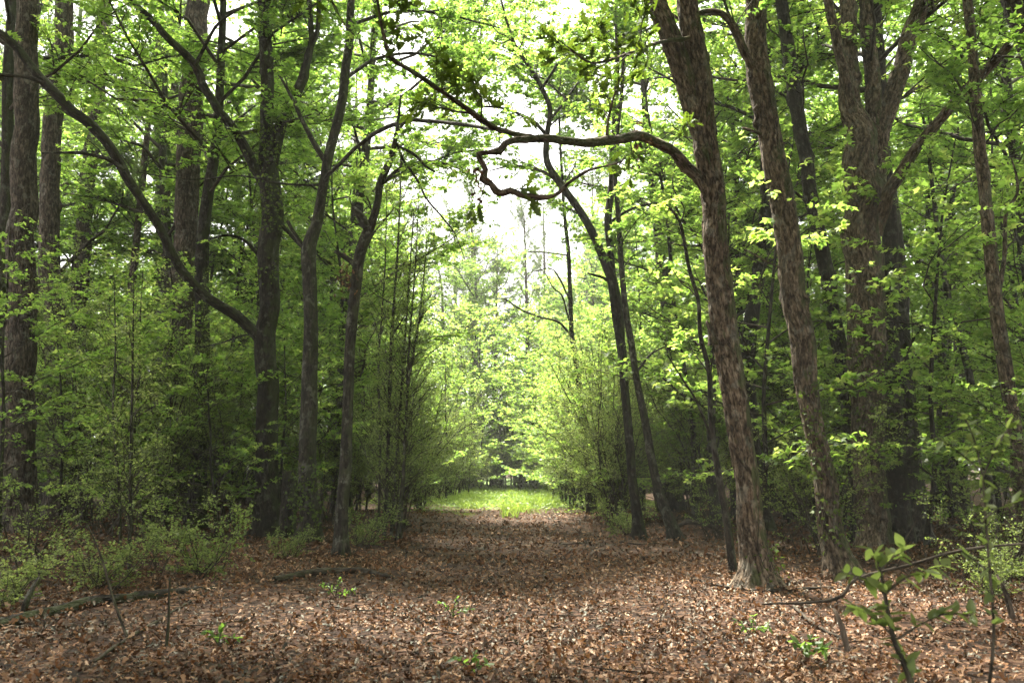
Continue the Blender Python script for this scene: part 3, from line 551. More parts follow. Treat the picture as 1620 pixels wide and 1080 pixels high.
traced_tree('dark mottled trunk rising from the stump, bent right below its fork', (488, 862),
    [[(487, 868, 46), (488, 830, 33), (488, 740, 28), (490, 640, 26), (492, 540, 23), (491, 500, 22), (490, 400, 23), (500, 350, 18), (511, 300, 15), (519, 250, 15), (535, 190, 15), (545, 125, 14), (552, 65, 13), (555, 0, 12), (560, -120, 8), (566, -260, 4)]],
    [([(519, 262, 9), (500, 230, 9), (480, 195, 7), (464, 160, 6), (445, 125, 4), (430, 105, 3)], .3), ([(487, 400, 8), (470, 375, 7), (455, 350, 6)], 0),
     ([(512, 300, 8, 0), (518, 280, 7, -.1), (535, 262, 6, -.3), (560, 238, 6, -.7), (600, 207, 7, -1.3), (650, 192, 7, -2.), (700, 193, 6, -2.7), (750, 200, 6, -3.4), (800, 207, 5, -4), (850, 220, 4, -4.6), (940, 228, 3, -5.2), (1010, 212, 2, -5.8)], 0),
     ([(505, 292, 5), (480, 293, 4), (440, 290, 3), (380, 278, 2.5), (300, 284, 2), (215, 272, 2)], -1), ([(546, 125, 6), (600, 92, 5), (665, 85, 4), (730, 105, 2)], 2.), ([(553, 40, 6), (620, 20, 5), (700, 22, 4), (790, 45, 2)], 1.2)],
    'grey', amp=.008, sides=34, seed=32, fol=[(0, 1.8, .62, 1.8, .25, None), (1, 2.5, .4, .9, .1, None), (3, 1.2, .3, .8, -.1, None), (5, 7, .15, 1.2, .1, None), (6, 7, .15, 1.3, .1, None)])
traced_tree('pale grey crooked trunk closest to the track on the left, kinked at mid height', (538, 880),
    [[(537, 885, 32), (539, 860, 23), (542, 790, 20), (549, 690, 18), (553, 590, 17), (556, 520, 17), (563, 450, 18), (569, 405, 18), (580, 370, 18), (590, 345, 13), (598, 315, 11), (601, 290, 12), (614, 262, 12), (623, 235, 9), (628, 205, 6), (634, 150, 3)]],
    [([(582, 362, 16), (570, 342, 15), (560, 328, 8)], 0), ([(565, 420, 9), (548, 408, 9), (530, 398, 6)], -.3),
     ([(627, 225, 4), (640, 255, 4), (660, 285, 4), (675, 315, 3), (700, 345, 3), (720, 370, 2), (735, 410, 1.5)], -.8), ([(632, 232, 4), (655, 245, 5), (672, 262, 4), (688, 272, 3)], -.3), ([(601, 292, 6), (640, 262, 5), (690, 256, 4), (738, 272, 2)], 1.6), ([(625, 215, 5), (660, 170, 4), (705, 140, 3), (750, 135, 2)], -1.)],
    'grey', amp=.007, sides=30, seed=33, fol=[(0, 1.8, .62, 1.4, .25, None), (3, 2.5, .2, .6, -.1, None), (5, 7.5, .15, 1.2, .1, None), (6, 8, .1, 1.2, .1, None)])
traced_tree('stout dark trunk with flared foot behind the low green bush at left', (245, 795),
    [[(243, 800, 60), (243, 765, 50), (248, 700, 42), (254, 640, 37), (257, 540, 33), (256, 450, 24), (255, 350, 18), (253, 250, 17), (252, 100, 15), (250, 0, 14), (248, -200, 8)]],
    [([(248, 150, 7), (225, 135, 6), (190, 128, 5), (160, 120, 5), (135, 108, 5), (105, 102, 4)], -1.), ([(255, 400, 6), (235, 395, 5), (200, 396, 4), (140, 394, 3)], -.5)],
    'dark', amp=.012, sides=34, seed=34, fol=[(0, 1.4, .45, 2.2, .2, None), (1, 3, .2, 1.2, .1, None), (2, 3, .2, 1.2, .1, None)])
def pine_needles(root, b0, p, r, seed, n=60, t0=.7):
    g = np.random.RandomState(seed); mbw, mbl = MB(), MB()
    b1 = poly_branches(g, p, r, n / max(1, np.linalg.norm(p[-1] - p[0]) * (1 - t0)), t0, 3.0, up=.15); needle_set(mbw, mbl, g, b1)
    mbw.build('twigs', B_TWIG, root, b0, kind='stuff'); mbl.build('crown', M_PINE, root, b0, kind='stuff')
_n = 9
T_TUFT = (np.concatenate([[[0, 0, 0], [1 + .1 * (i % 3), math.cos(i * 2.4) * (.25 + .12 * (i % 4)), math.sin(i * 2.4) * (.25 + .12 * (i % 4))], [.5, .018 + math.cos(i * 2.4) * .18, math.sin(i * 2.4) * .18]] for i in range(_n)]),
          np.array([[3 * i, 3 * i + 1, 3 * i + 2] for i in range(_n)]))
def needle_set(mbw, mbl, g, b1):
    b2 = children(g, b1, 3.0, .3, 1, .38, .8, .12, .3, .08, .5, .3)
    brtubes(mbw, b1, 4, 4, .3, .03); brtubes(mbw, b2, 2, 3, .4, .02)
    b = join(b1, b2); cnt = np.maximum(3, (b.L * 11).astype(int)); idx = np.repeat(np.arange(b.n), cnt); n = len(idx)
    t = g.uniform(.35, 1, n); p = b.pos(t, idx); tg = b.tan(t, idx)
    leaves(mbl, p, tg + g.normal(size=(n, 3)) * .55 + [0, 0, .2], g.normal(size=(n, 3)), g.uniform(.15, .26, n), T_TUFT, np.clip(.5 + .2 * g.normal(size=n), 0, 1))
for lab, bp, dep, pts, sd in [
    ('tall grey-barked pine standing furthest left at the frame edge', (28, 800), 17.5, [(26, 812, 70), (26, 700, 52), (28, 600, 48), (34, 450, 42), (38, 300, 38), (42, 150, 35), (44, 0, 32), (46, -300, 26), (50, -700, 12)], 41),
    ('tall pine second from the left edge, slimmer and leaning right', (98, 775), 23, [(97, 785, 44), (96, 690, 32), (90, 560, 31), (80, 430, 30), (77, 300, 28), (83, 200, 28), (95, 100, 27), (103, 0, 26), (112, -250, 20), (122, -480, 8)], 42),
    ('tall slim pine third from the left edge, leaning right', (118, 765), 30, [(118, 772, 34), (122, 600, 26), (130, 400, 23), (139, 300, 22), (155, 150, 22), (166, 0, 20), (180, -200, 15), (190, -350, 7)], 43),
    ('broad scaly pine trunk behind the low-sweeping limb of the dark oak', (268, 775), 24, [(268, 785, 56), (272, 700, 40), (278, 590, 36), (287, 450, 37), (297, 325, 36), (300, 250, 37), (306, 100, 34), (314, 0, 33), (325, -200, 26), (335, -460, 9)], 44)]:
    r_, ln, b0, Y = traced_tree(lab, bp, [pts], [], 'pine', name='pine_tree', amp=.018, sides=36, seed=sd, depth=dep, step=.12)
    pine_needles(r_, b0, ln[0][0], ln[0][1], sd)
# thin understory stems crowding the left verge
for i, (x0, y0, x1, y1, wd, lab) in enumerate([
    (598, 850, 612, 300, 4, 'thin straight sapling nearest the kinked grey trunk on the left verge'), (607, 858, 636, 250, 6, 'tallest of the thin saplings crowding the left verge'),
    (618, 858, 655, 330, 5, 'thin sapling in the middle of the left verge clump, leaning right'), (626, 862, 676, 380, 5, 'most slanted sapling of the left verge clump'),
    (633, 860, 664, 290, 4, 'sapling at the track side of the left verge clump'), (205, 910, 212, 420, 5, 'straight thin green stem rising past the stout dark trunk at left'),
    (190, 880, 180, 430, 4, 'thin upright sapling between the left pines and the stout dark trunk')]):
    Y = ground_depth(y0); mid = ((x0 + x1) / 2 - 6 + 3 * (i % 3), (y0 + y1) / 2)
    traced_tree(lab, (x0, y0), [[(x0, y0 + 3, wd * 1.2), ((x0 * 3 + x1) / 4, (y0 * 3 + y1) / 4, wd), (*mid, wd * .85), ((x0 + 3 * x1) / 4, (y0 + 3 * y1) / 4, wd * .6), (x1, y1, wd * .25)]], [], 'grey',
                name='sapling', cat='sapling', sides=8, amp=0, seed=60 + i, flare=.1, group='thin saplings on the left', leafmat=M_PRIV, leaf=.055, tmpl=T_RH, perl=26,
                fol=[(0, 8.5, .12, 1.1, .35, dict(r2=.5, planar=.3, tilt=.8))])

# overhanging oak leaves: the nearest big ones are leaf parts of the arching oak
def oak_overhang():
    root, lines, b0, Y = t_r1; g = np.random.RandomState(77)
    mbw, mbl = MB(), MB(); tws = []
    for k, per, t0, ln in ((3, 4.2, .2, .8), (4, 4, .1, .5), (5, 5, .1, .5), (6, 4.5, .2, .9), (2, 1.0, .05, .5)):
        p, r = lines[k]; b1 = poly_branches(g, p, r, per, t0, ln, up=.15 if k != 2 else .3)
        b2 = children(g, b1, 5, .3, 1, .55, .8, 0, .5, -.05, .6, .2); brtubes(mbw, b1, 4, 4, .4, .02); brtubes(mbw, b2, 2, 3, .4, .02)
        tws.append(join(b1, b2))
    mbw.build('twigs', B_TWIG, root, b0, kind='stuff')
    tw = join(*tws); cnt = np.maximum(3, (tw.L * 24).astype(int)); idx = np.repeat(np.arange(tw.n), cnt); n = len(idx); t = g.uniform(.35, 1, n)
    pos = tw.pos(t, idx); ax = norm(tw.tan(t, idx) + g.normal(size=(n, 3)) * .8 - [0, 0, .35]); nr = norm(np.array([0, 0, 1.]) + g.normal(size=(n, 3)) * .6)
    sz = g.uniform(.10, .19, n); order = g.permutation(n); near = order[:280]; rest = order[280:]
    protos = []
    for v in range(4):
        m = MB(); leaves(m, np.zeros((1, 3)), np.array([[1., 0, 0]]), np.array([[0, 0, 1.]]), np.ones(1), T_OAK, np.array([.3 + .15 * v]), curl=np.array([.5 + .6 * v]))
        protos.append(m.mesh('leaf', M_OAK))
    from mathutils import Matrix
    for c, i in enumerate(near):
        a = ax[i]; b = norm(np.cross(nr[i], a)); nn = np.cross(a, b); o = bpy.data.objects.new('leaf', protos[c % 4]); COL.objects.link(o); o.parent = root
        M = Matrix(((a[0], b[0], nn[0]), (a[1], b[1], nn[1]), (a[2], b[2], nn[2]))).to_4x4()
        o.matrix_local = Matrix.Translation(Vector(pos[i] - b0)) @ M @ Matrix.Scale(sz[i], 4)
    leaves(mbl, pos[rest], ax[rest], nr[rest], sz[rest], T_OAK, np.clip(.45 + .2 * g.normal(size=len(rest)), 0, 1), curl=g.uniform(.3, 2.2, len(rest)))
    mbl.build('foliage', M_OAK, root, b0, kind='stuff')
oak_overhang()
lo = litter()
lo['label'] = 'brown dead oak leaves covering the forest track'; lo['category'] = 'leaf litter'

# ------------------------------------------------------------------ background woods: prototypes, then copies
def proto_broad(seed, height, crown0, spread, n1, leaf=.115, tint=.55, tmpl=T_MAPLE, bark='dark', lean=.06, perl=19, per2=4.2, per3=5.5, r0=None):
    g = np.random.RandomState(seed); mt, mw, ml = MB(), MB(), MB()
    r0 = r0 or height * .010 + .03; k = 26; s = np.linspace(0, 1, k)
    p = np.stack([lean * height * s ** 1.5 * math.cos(seed), lean * height * s ** 1.5 * math.sin(seed), s * height * .96 - .1], -1)
    p[:, :2] += np.stack([noise(np.stack([s * 5, 0 * s, 0 * s + seed], -1)), noise(np.stack([s * 5, 0 * s + 3, 0 * s + seed], -1))], -1) * height * .012
    r = r0 * (1 - s) ** .8 + .01; tube(mt, p, r, 12, r0 * .05, seed, flare=.4)
    t0 = crown0; n = n1; q = t0 + (1 - t0) * (np.arange(n) + g.rand(n)) / n
    i = np.clip((q * (k - 1)).astype(int), 0, k - 2); f = (q * (k - 1) - i)[:, None]; pos = p[i] * (1 - f) + p[i + 1] * f
    th = np.arange(n) * 2.4 + g.uniform(-.5, .5, n)
    env = np.sin(np.clip((q - t0) / (1 - t0) * .8 + .25, 0, 1) * math.pi) ** .7
    L = spread * env * g.uniform(.7, 1.2, n) + .5
    D = np.stack([np.cos(th), np.sin(th), g.uniform(.05, .55, n) + q * .4], -1)
    T = np.stack([g.normal(size=n) * .12, g.normal(size=n) * .12, g.uniform(-.12, .15, n)], -1)
    b1 = BR(pos, D, L, T, np.minimum(r[i] * .5, L * .012 + .006))
    nl = foliage(mw, ml, g, b1, leaf=leaf, tint=tint, tmpl=tmpl, perl=perl, per2=per2, per3=per3)
    return (mt.mesh('trunk', BARKS[bark], smooth=True), mw.mesh('branches', B_TWIG), ml.mesh('crown', M_MAPLE), nl)
def proto_pine(seed, height):
    g = np.random.RandomState(seed); mt, mw, ml = MB(), MB(), MB(); k = 30; s = np.linspace(0, 1, k)
    p = np.stack([.02 * height * s * math.cos(seed * 2), .02 * height * s, s * height - .1], -1); r = .2 * (1 - s) ** .6 + .015
    tube(mt, p, r, 14, .012, seed, flare=.3)
    b1 = poly_branches(g, p, r, 70 / height / .45, .5, 3.0, up=.2); needle_set(mw, ml, g, b1)
    return (mt.mesh('trunk', B_PINE, smooth=True), mw.mesh('branches', B_TWIG), ml.mesh('crown', M_PINE), 0)
def proto_shrub(seed, height, nst, width, leaf=.055, per1=3.6, perl=38, tint=.5, dead=0.):
    g = np.random.RandomState(seed); mt, ml = MB(), MB()
    th = g.uniform(0, 6.28, nst); D = np.stack([np.cos(th) * width, np.sin(th) * width, np.ones(nst)], -1)
    S0 = np.stack([g.normal(size=nst) * .12 * width * height, g.normal(size=nst) * .12 * width * height, np.full(nst, -.05)], -1)
    L = height * g.uniform(.55, 1.05, nst); T = np.stack([g.normal(size=nst) * .16 + np.cos(th) * .08, g.normal(size=nst) * .16 + np.sin(th) * .08, g.uniform(-.12, .02, nst)], -1)
    b0 = BR(S0, D, L, T, .006 + L * .0045); brtubes(mt, b0, 7, 6, .25, .012)
    b1 = children(g, b0, per1, .12, 1, .38, .9, .1, .2, 0, .5, .3); b2 = children(g, b1, 4.5, .1, 1, .5, .9, 0, .5, 0, .5, .15)
    brtubes(mt, b1, 3, 3, .3, .02); brtubes(mt, b2, 1, 3, .4)
    leaf_twigs(ml, g, join(b1, b2), perl, leaf, T_RH, .8, tint)
    return (mt.mesh('stems', B_TWIG), None, ml.mesh('foliage', M_PRIV), 0)

PB = [proto_broad(101, 15, .30, 4.0, 26), proto_broad(102, 18, .35, 4.4, 28, tint=.5), proto_broad(103, 12, .22, 3.4, 24, tint=.62), proto_broad(104, 20, .40, 4.6, 28, bark='grey', tint=.5),
      proto_broad(105, 14, .25, 3.8, 26, bark='grey', tint=.62), proto_broad(106, 20, .47, 5.0, 22, tint=.62, lean=.10), proto_broad(107, 13, .55, 1.7, 11, tint=.6, lean=.08, r0=.065)]
PS = [proto_broad(111, 6.5, .15, 2.2, 18, leaf=.10, tint=.65, r0=.035, lean=.12, per2=4), proto_broad(112, 5, .12, 1.9, 15, leaf=.10, tint=.7, r0=.028, lean=.15, per2=4), proto_broad(113, 8, .18, 2.5, 20, leaf=.10, tint=.6, r0=.045, per2=3.6)]
PP = [proto_pine(121, 24), proto_pine(122, 27)]
PH = [proto_shrub(131, 4.6, 9, .28), proto_shrub(132, 3.4, 9, .38, tint=.55), proto_shrub(133, 2.2, 10, .5, tint=.5), proto_shrub(134, 5.6, 10, .22, tint=.6), proto_shrub(135, 1.2, 12, .7, leaf=.05, tint=.5, per1=10, perl=60)]
made = {}
def put(kind, variant, x, y, sc=1., rz=None, label=None):
    protos, nm, cat = {'broad': (PB, 'broadleaf_tree', 'tree'), 'sap': (PS, 'young_tree', 'young tree'), 'pine': (PP, 'pine_tree', 'tree'), 'shrub': (PH, 'shrub', 'shrub')}[kind]
    z = float(gz(x, y)) - .02; rz = rng.uniform(0, 6.28) if rz is None else rz
    key = (kind, variant)
    if key not in made:
        pr = protos[variant]; root = thing(nm, '', cat, (x, y, z), rz=rz)
        for me, k in ((pr[0], None), (pr[1], 'stuff'), (pr[2], 'stuff')):
            if me is None: continue
            o = bpy.data.objects.new(me.name, me); COL.objects.link(o); o.parent = root
            if k or me.name == 'stems': o['kind'] = 'stuff'
        made[key] = root
    else:
        root = copy_tree(made[key]); root.location = (x, y, z); root.rotation_euler = (0, 0, rz)
    root.scale = (sc, sc, sc * rng.uniform(.92, 1.08))
    PLACED.append((kind, variant, x, y, root, label)); return root
PLACED = []
def corridor(y): return 3.6 if y < 60 else 0
def scatter(kind, variants, n, y0, y1, xin, xout, seed, mind=1.6, scs=(.85, 1.2), side=0):
    g = np.random.RandomState(seed); pts = []; tries = 0
    while len(pts) < n and tries < n * 60:
        tries += 1; y = g.uniform(y0, y1); lim = xout(y); lo = xin(y)
        s = side or (1 if g.rand() < .5 else -1)
        if lim <= lo: continue
        x = s * g.uniform(lo, lim)
        if any((x - a) ** 2 + (y - b) ** 2 < mind ** 2 for a, b in pts): continue
        if any((x - b[0]) ** 2 + (y - b[1]) ** 2 < .6 for b in LMXY): continue
        pxx = 810 + x / y * FPX
        if kind == 'broad' and pxx < 470 and y < 27: continue
        if kind == 'broad' and pxx > 1050 and y < 20: continue
        if kind == 'broad' and 1330 < pxx < 1480 and y < 28: continue
        pts.append((x, y)); put(kind, variants[g.randint(len(variants))], x, y, g.uniform(*scs))
LMXY = [tuple(P(bx, 800, Y)[0][:2]) for bx, Y, _ in ALL_LM]
edge = lambda y: 2 + y * .74
for v, x, y, sc in [(5, 5.4, 18.6, .95), (5, 5.4, 26, 1.12), (5, -5.6, 26.0, 1.12), (0, 6.0, 21, .95), (5, 7.4, 15.5, .9),
                    (0, -8.8, 6.0, .85), (1, 9.2, 7.2, .9), (5, -9.6, 7.6, .9), (5, -3.9, 3.2, .8), (5, -5.4, 5.0, .85), (5, 5.8, 3.6, .8), (5, 3.4, 1.6, .85), (5, -8, 20.5, 1), (5, -12, 18.5, 1), (3, -6.5, 1.5, .9), (0, 6.5, 0.5, .9), (1, -4.5, -3, .95), (3, 4.5, -3.5, .95), (1, 0.5, -8, 1.), (1, -11, 3, .9), (3, 11, 3, .9), (0, -8, -1.5, 1), (0, 8, -2, 1), (3, -2.5, -6.5, 1), (0, 3.5, -8, 1), (1, 13, 8, 1), (1, -13.5, 8.5, 1)]:  # mostly unseen trees, beside and behind the camera, added to shade ground and left woods
    put('broad', v, x, y, sc)
put('broad', 5, -8.6, 10.0, 1.25, .81); put('broad', 5, 7.8, 10.0, 1.25, .81 + math.pi); put('broad', 5, -5.6, 6.2, 1.2, .81)  # added out of frame, sized and turned so the crowns shade the near track
for v, x, y, sc in [(2, -9.8, 15.5, .8), (0, -8.2, 17.6, .9), (1, -6.2, 17.3, .95), (0, 7.6, 11.8, .7), (1, 9.2, 13.2, .9), (1, 6.4, 15.5, .9), (2, 10.5, 15.5, .9)]:
    put('sap', v, x, y, sc)
scatter('broad', [0, 2, 4, 2], 34, 19, 44, lambda y: 4.8 if y < 27 else 6.4, edge, 1, 3.4, (.55, 1.))
scatter('broad', [1, 5], 7, 30, 52, lambda y: 9, lambda y: 4 + y * .7, 66, 4, (1., 1.3), side=-1)
scatter('broad', [1, 3, 5], 22, 19, 44, lambda y: 5.2 if y < 27 else 7.4, edge, 21, 4.4, (.85, 1.15))
scatter('broad', [0, 1, 2, 3, 4], 46, 44, 60, lambda y: 6.0, edge, 2, 3.4, (.7, 1.05))
scatter('broad', [0, 1, 3], 9, 58, 70, lambda y: 2.5, lambda y: 10, 81, 2.4, (1.05, 1.35))
scatter('broad', [0, 2, 4], 16, 64, 80, lambda y: 0, lambda y: 14, 3, 2.8, (.75, 1.1))
scatter('pine', [0, 1], 8, 58, 76, lambda y: 0, lambda y: 11, 71, 2.5, (.8, 1.))
scatter('pine', [0, 1], 9, 26, 60, lambda y: 9, lambda y: 4 + y * .7, 72, 3.5, (.9, 1.1), side=-1)
scatter('sap', [0, 1, 2], 12, 26, 46, lambda y: 2.4, lambda y: 4.5, 73, 1.8, (.8, 1.2), side=1)
for v, x, y, sc in [(0, 3.2, 24.5, 1.), (2, 2.9, 28, .9), (1, 2.4, 31, 1.1), (2, 2.3, 35, 1.), (0, 2.0, 40, 1.), (1, -3.4, 32, 1.), (2, -3.1, 38, 1.), (0, 2.0, 46, 1.), (1, -2.4, 44, 1.1), (2, 1.5, 49.5, 1.1), (0, -1.9, 50.5, 1.2)]: put('sap', v, x, y, sc)
scatter('sap', [0, 1, 2], 20, 50, 59, lambda y: 0, lambda y: 8.5, 91, 1.4, (1.4, 2.0))
scatter('shrub', [1, 2, 0], 14, 49, 56, lambda y: 0, lambda y: 6, 92, 1.0, (.7, 1.1))
scatter('broad', [6], 46, 15, 46, lambda y: 4.3, edge, 93, 1.3, (.8, 1.25))
for v, x, y, sc in [(1, 2.3, 43, .8), (3, -3.4, 30, 1), (1, -3.3, 36, 1.2), (0, -3.0, 42, 1.2), (1, -2.7, 48, 1.3), (3, -1, 66, 1.3), (1, 1, 69, 1.5), (3, .3, 73, 1.5), (0, 2.6, 66, 1.3), (0, -2.6, 69, 1.4)]: put('shrub', v, x, y, sc)
scatter('broad', [0, 1, 3], 26, 70, 92, lambda y: 10, lambda y: 60, 13, 4)
scatter('pine', [0, 1], 10, 26, 70, lambda y: 7, edge, 4, 4)
scatter('pine', [0, 1], 12, 74, 95, lambda y: 0, lambda y: 25, 5, 3)
scatter('sap', [0, 1, 2], 28, 13, 30, lambda y: 3.9, edge, 6, 1.9, side=1)
scatter('sap', [0, 1, 2], 26, 18.5, 30, lambda y: 4.2, edge, 7, 1.7, side=-1)
scatter('sap', [0, 1, 2], 40, 30, 60, lambda y: 3.0, lambda y: 5 + y * .4, 8, 1.9)
scatter('sap', [0, 1, 2], 34, 57, 68, lambda y: 0, lambda y: 11, 18, 1.4, (.9, 1.3))
scatter('shrub', [0, 1, 3], 15, 18, 34, lambda y: 3.2, lambda y: 2 + y * .6, 9, 1.7, side=-1)
scatter('shrub', [0, 1, 3], 24, 20, 36, lambda y: 2.9 - (y - 20) * .06, lambda y: 1 + y * .45, 10, 1.5, (.85, 1.3), side=1)
scatter('shrub', [0, 1, 2, 3], 22, 34, 60, lambda y: 2.2, lambda y: 4 + y * .3, 11, 1.6, side=1)
scatter('shrub', [0, 1, 2, 3], 24, 34, 60, lambda y: 3.0, lambda y: 4 + y * .4, 16, 1.7, side=-1)
scatter('shrub', [1, 2], 3, 14, 18, lambda y: 5.0, edge, 12, 1.5, side=-1)
scatter('shrub', [0, 1, 3], 44, 58, 74, lambda y: 13, lambda y: 46, 44, 2.2, (.9, 1.5))
scatter('shrub', [0, 1, 3], 34, 58, 68, lambda y: 0, lambda y: 14, 14, 1.2, (.8, 1.3))

def far_woods():
    g = np.random.RandomState(55); mb = MB(); n = 80000
    x = g.uniform(-85, 85, n); y = g.uniform(98, 112, n); top = 23 + 6 * noise(np.stack([x * .12, y * .1, 0 * x], -1), 3) + 4 * noise(np.stack([x * .35, y * .3, 0 * x], -1), 4)
    z = top * g.rand(n) ** .75; k = noise(np.stack([x * .45, y * .4, z * .45], -1), 8) > -.25; x, y, z = x[k], y[k], z[k]; n = len(x)
    leaves(mb, np.stack([x, y, z], -1), g.normal(size=(n, 3)), np.array([0, 0, .7]) + g.normal(size=(n, 3)), g.uniform(.35, .85, n), T_RH, np.clip(.5 + .2 * g.normal(size=n), 0, 1))
    o = mb.build('distant_woods', M_MAPLE, kind='stuff'); o['label'] = 'pale mass of distant woods closing the end of the track'; o['category'] = 'woods'
far_woods()

# ------------------------------------------------------------------ labels of the copies
def say_labels():
    marks = [(28, 'the leftmost pine'), (98, 'the second pine'), (245, 'the stout dark left trunk'), (345, 'the low-sweeping limb'), (427, 'the dark forked oak'), (488, 'the stump'), (538, 'the kinked grey trunk'), (630, 'the left verge saplings'),
             (760, 'the left side of the clearing'), (830, 'the end of the track'), (900, 'the dead-branched pole tree'), (1013, 'the split leaning trunk'), (1100, 'the thin crooked sapling'), (1190, 'the forked shaggy oak'), (1290, 'the straight shaggy trunk'),
             (1380, 'the many-stemmed trunk'), (1450, 'the mottled dark trunk'), (1520, 'the black many-forked tree'), (1600, 'the bent right-edge trunk')]
    look = {('broad', 0): 'leafy broadleaf tree', ('broad', 1): 'tall leafy broadleaf tree', ('broad', 2): 'short bushy broadleaf tree', ('broad', 3): 'high-crowned grey broadleaf tree', ('broad', 4): 'bright green grey-barked tree', ('broad', 5): 'tall wide-crowned tree', ('broad', 6): 'slim bare-stemmed pole tree',
            ('sap', 0): 'slender layered young maple', ('sap', 1): 'small bright young maple', ('sap', 2): 'taller layered young maple', ('pine', 0): 'tall straight pine', ('pine', 1): 'very tall straight pine',
            ('shrub', 0): 'upright fine-leaved shrub', ('shrub', 1): 'spreading fine-leaved shrub', ('shrub', 2): 'low fine-leaved bush', ('shrub', 3): 'tall fine-leaved thicket shrub', ('shrub', 4): 'knee-high dark green bush'}
    grp = {'broad': 'broadleaf trees in the woods behind', 'sap': 'young maples under the taller trees', 'pine': 'pines in the woods behind', 'shrub': 'fine-leaved shrubs of the understory'}
    ords = ['nearest', 'second', 'third', 'fourth', 'fifth', 'sixth', 'seventh', 'eighth', 'ninth', 'tenth', 'eleventh', 'twelfth', 'thirteenth']
    buck = {}
    for k, v, x, y, o, lab in PLACED:
        o['group'] = grp[k]
        if lab: o['label'] = lab; continue
        px = 810 + x / y * FPX  # added shade trees are labelled here too
        if px < -30 or px > 1650: m = 'the left frame edge' if px < 0 else 'the right frame edge'
        else: m = min(marks, key=lambda q: abs(q[0] - px))[1]
        buck.setdefault((k, v, m), []).append((y, o))
    for (k, v, m), l in buck.items():
        l.sort(key=lambda q: q[0])
        for i, (y, o) in enumerate(l):
            how = 'far behind' if y > 44 else 'behind'
            o['label'] = f"{look[(k, v)]} {how} {m}" if len(l) == 1 else f"{look[(k, v)]}, {ords[min(i, 12)]} in line {how} {m}"
say_labels()

# ------------------------------------------------------------------ small things near the camera
def stick(label, pts, seed, bark=None, name='fallen_branch', lift=.02, on_ground=True, forks=0, cat='branch', group=None, sides=9, mat_=None):
    W, rad = [], []
    for q in pts:
        Y = q[3] if len(q) > 3 else ground_depth(q[1])
        w_, t = P(q[0], q[1], Y); W.append(w_); rad.append(q[2] / 2 / FPX * t)
    W = np.array(W); rad = np.array(rad)
    if on_ground: W[:, 2] = gz(W[:, 0], W[:, 1]) + rad * .7 + lift
    o0 = W[0].copy(); o0[2] = float(gz(o0[0], o0[1])) if on_ground else W[0][2]
    p, r = resample(W, rad, .05); g = np.random.RandomState(seed)
    p += np.stack([noise(p * 4, seed), noise(p * 4, seed + 1), noise(p * 4, seed + 2) * .5], -1) * np.minimum(.02, r * .8)[:, None]
    mb = MB(); tube(mb, p, r, sides, float(r.mean()) * .28, seed, freq=22)
    if forks:
        b = poly_branches(g, p, r, forks, .1, .5, up=.25); brtubes(mb, b, 4, 4, .3, .05); b2 = children(g, b, 5, .3, 1, .5, .8, 0, 0, 0, .6, .08); brtubes(mb, b2, 2, 3, .3, .04)
    o = mb.build(name, mat_ or B_TWIG, None, o0, smooth=True); o.location = o0; o['label'] = label; o['category'] = cat
    if group: o['group'] = group
    return o
stick('mossy fallen log lying in the shade at lower left', [(-60, 1000, 22), (20, 985, 21), (80, 970, 20), (150, 958, 22), (190, 953, 18), (240, 946, 19), (300, 938, 13), (345, 930, 6)], 1, name='fallen_log', cat='log', mat_=B_DARK, lift=-.02, sides=22)
stick('slim fallen log at the left verge below the kinked grey trunk', [(435, 922, 12), (480, 912, 12), (530, 907, 11), (575, 906, 9), (622, 912, 6)], 2, name='fallen_log', cat='log', lift=.02)
stick('short dark branch stub poking up behind the lower left log', [(34, 975, 11, 8.6), (46, 943, 9, 8.6), (63, 912, 7, 8.75)], 3, name='dead_stub', on_ground=False, mat_=B_DARK)
stick('pale thin stick slanting over the litter at lower left', [(150, 1042, 6), (200, 1010, 6), (260, 975, 5), (345, 925, 3)], 4, forks=1.5)
stick('thin upright dead stake in front of the lower left log', [(262, 1022, 6, 6.75), (266, 970, 5, 6.75), (269, 912, 3, 6.8)], 5, name='dead_stake', on_ground=False)
stick('slanted bare stem leaning over the lower left log', [(200, 1006, 5, 7.2), (180, 950, 4, 7.3), (160, 880, 3.5, 7.4), (138, 830, 2, 7.5)], 6, name='bare_stem', on_ground=False, forks=1)
stick('curved fallen branch right of the two leaning trunks', [(1058, 842, 6, 17.8), (1085, 826, 8, 17.8), (1110, 828, 8, 17.7), (1132, 836, 7, 17.6), (1146, 856, 6, 17.5)], 7, on_ground=False)
stick('long thin fallen branch in front of the forked shaggy oak', [(1095, 912, 4), (1140, 925, 5), (1200, 935, 6), (1260, 934, 6), (1330, 930, 5)], 8, forks=1)
stick('brambly dead branch slanting across the lower right', [(1205, 955, 3, 6.0), (1320, 947, 6, 5.6), (1355, 915, 5, 5.5), (1440, 893, 5, 5.4), (1530, 868, 5, 5.3), (1640, 858, 4, 5.2)], 9, on_ground=False, forks=1.8)
stick('dead stick lying beside the lower right sapling', [(1255, 955, 5), (1290, 985, 6), (1340, 1010, 5)], 10)
stick('broken tan branch end standing left of the lower right sapling', [(1342, 1030, 11, 4.9), (1333, 992, 9, 4.9), (1318, 962, 5, 4.95)], 12, name='broken_branch', on_ground=False, mat_=B_DEAD)
stick('broken tan branch end near the right frame edge', [(1602, 975, 11, 4.6), (1592, 940, 9, 4.6), (1576, 908, 4, 4.65)], 13, name='broken_branch', on_ground=False, mat_=B_DEAD)
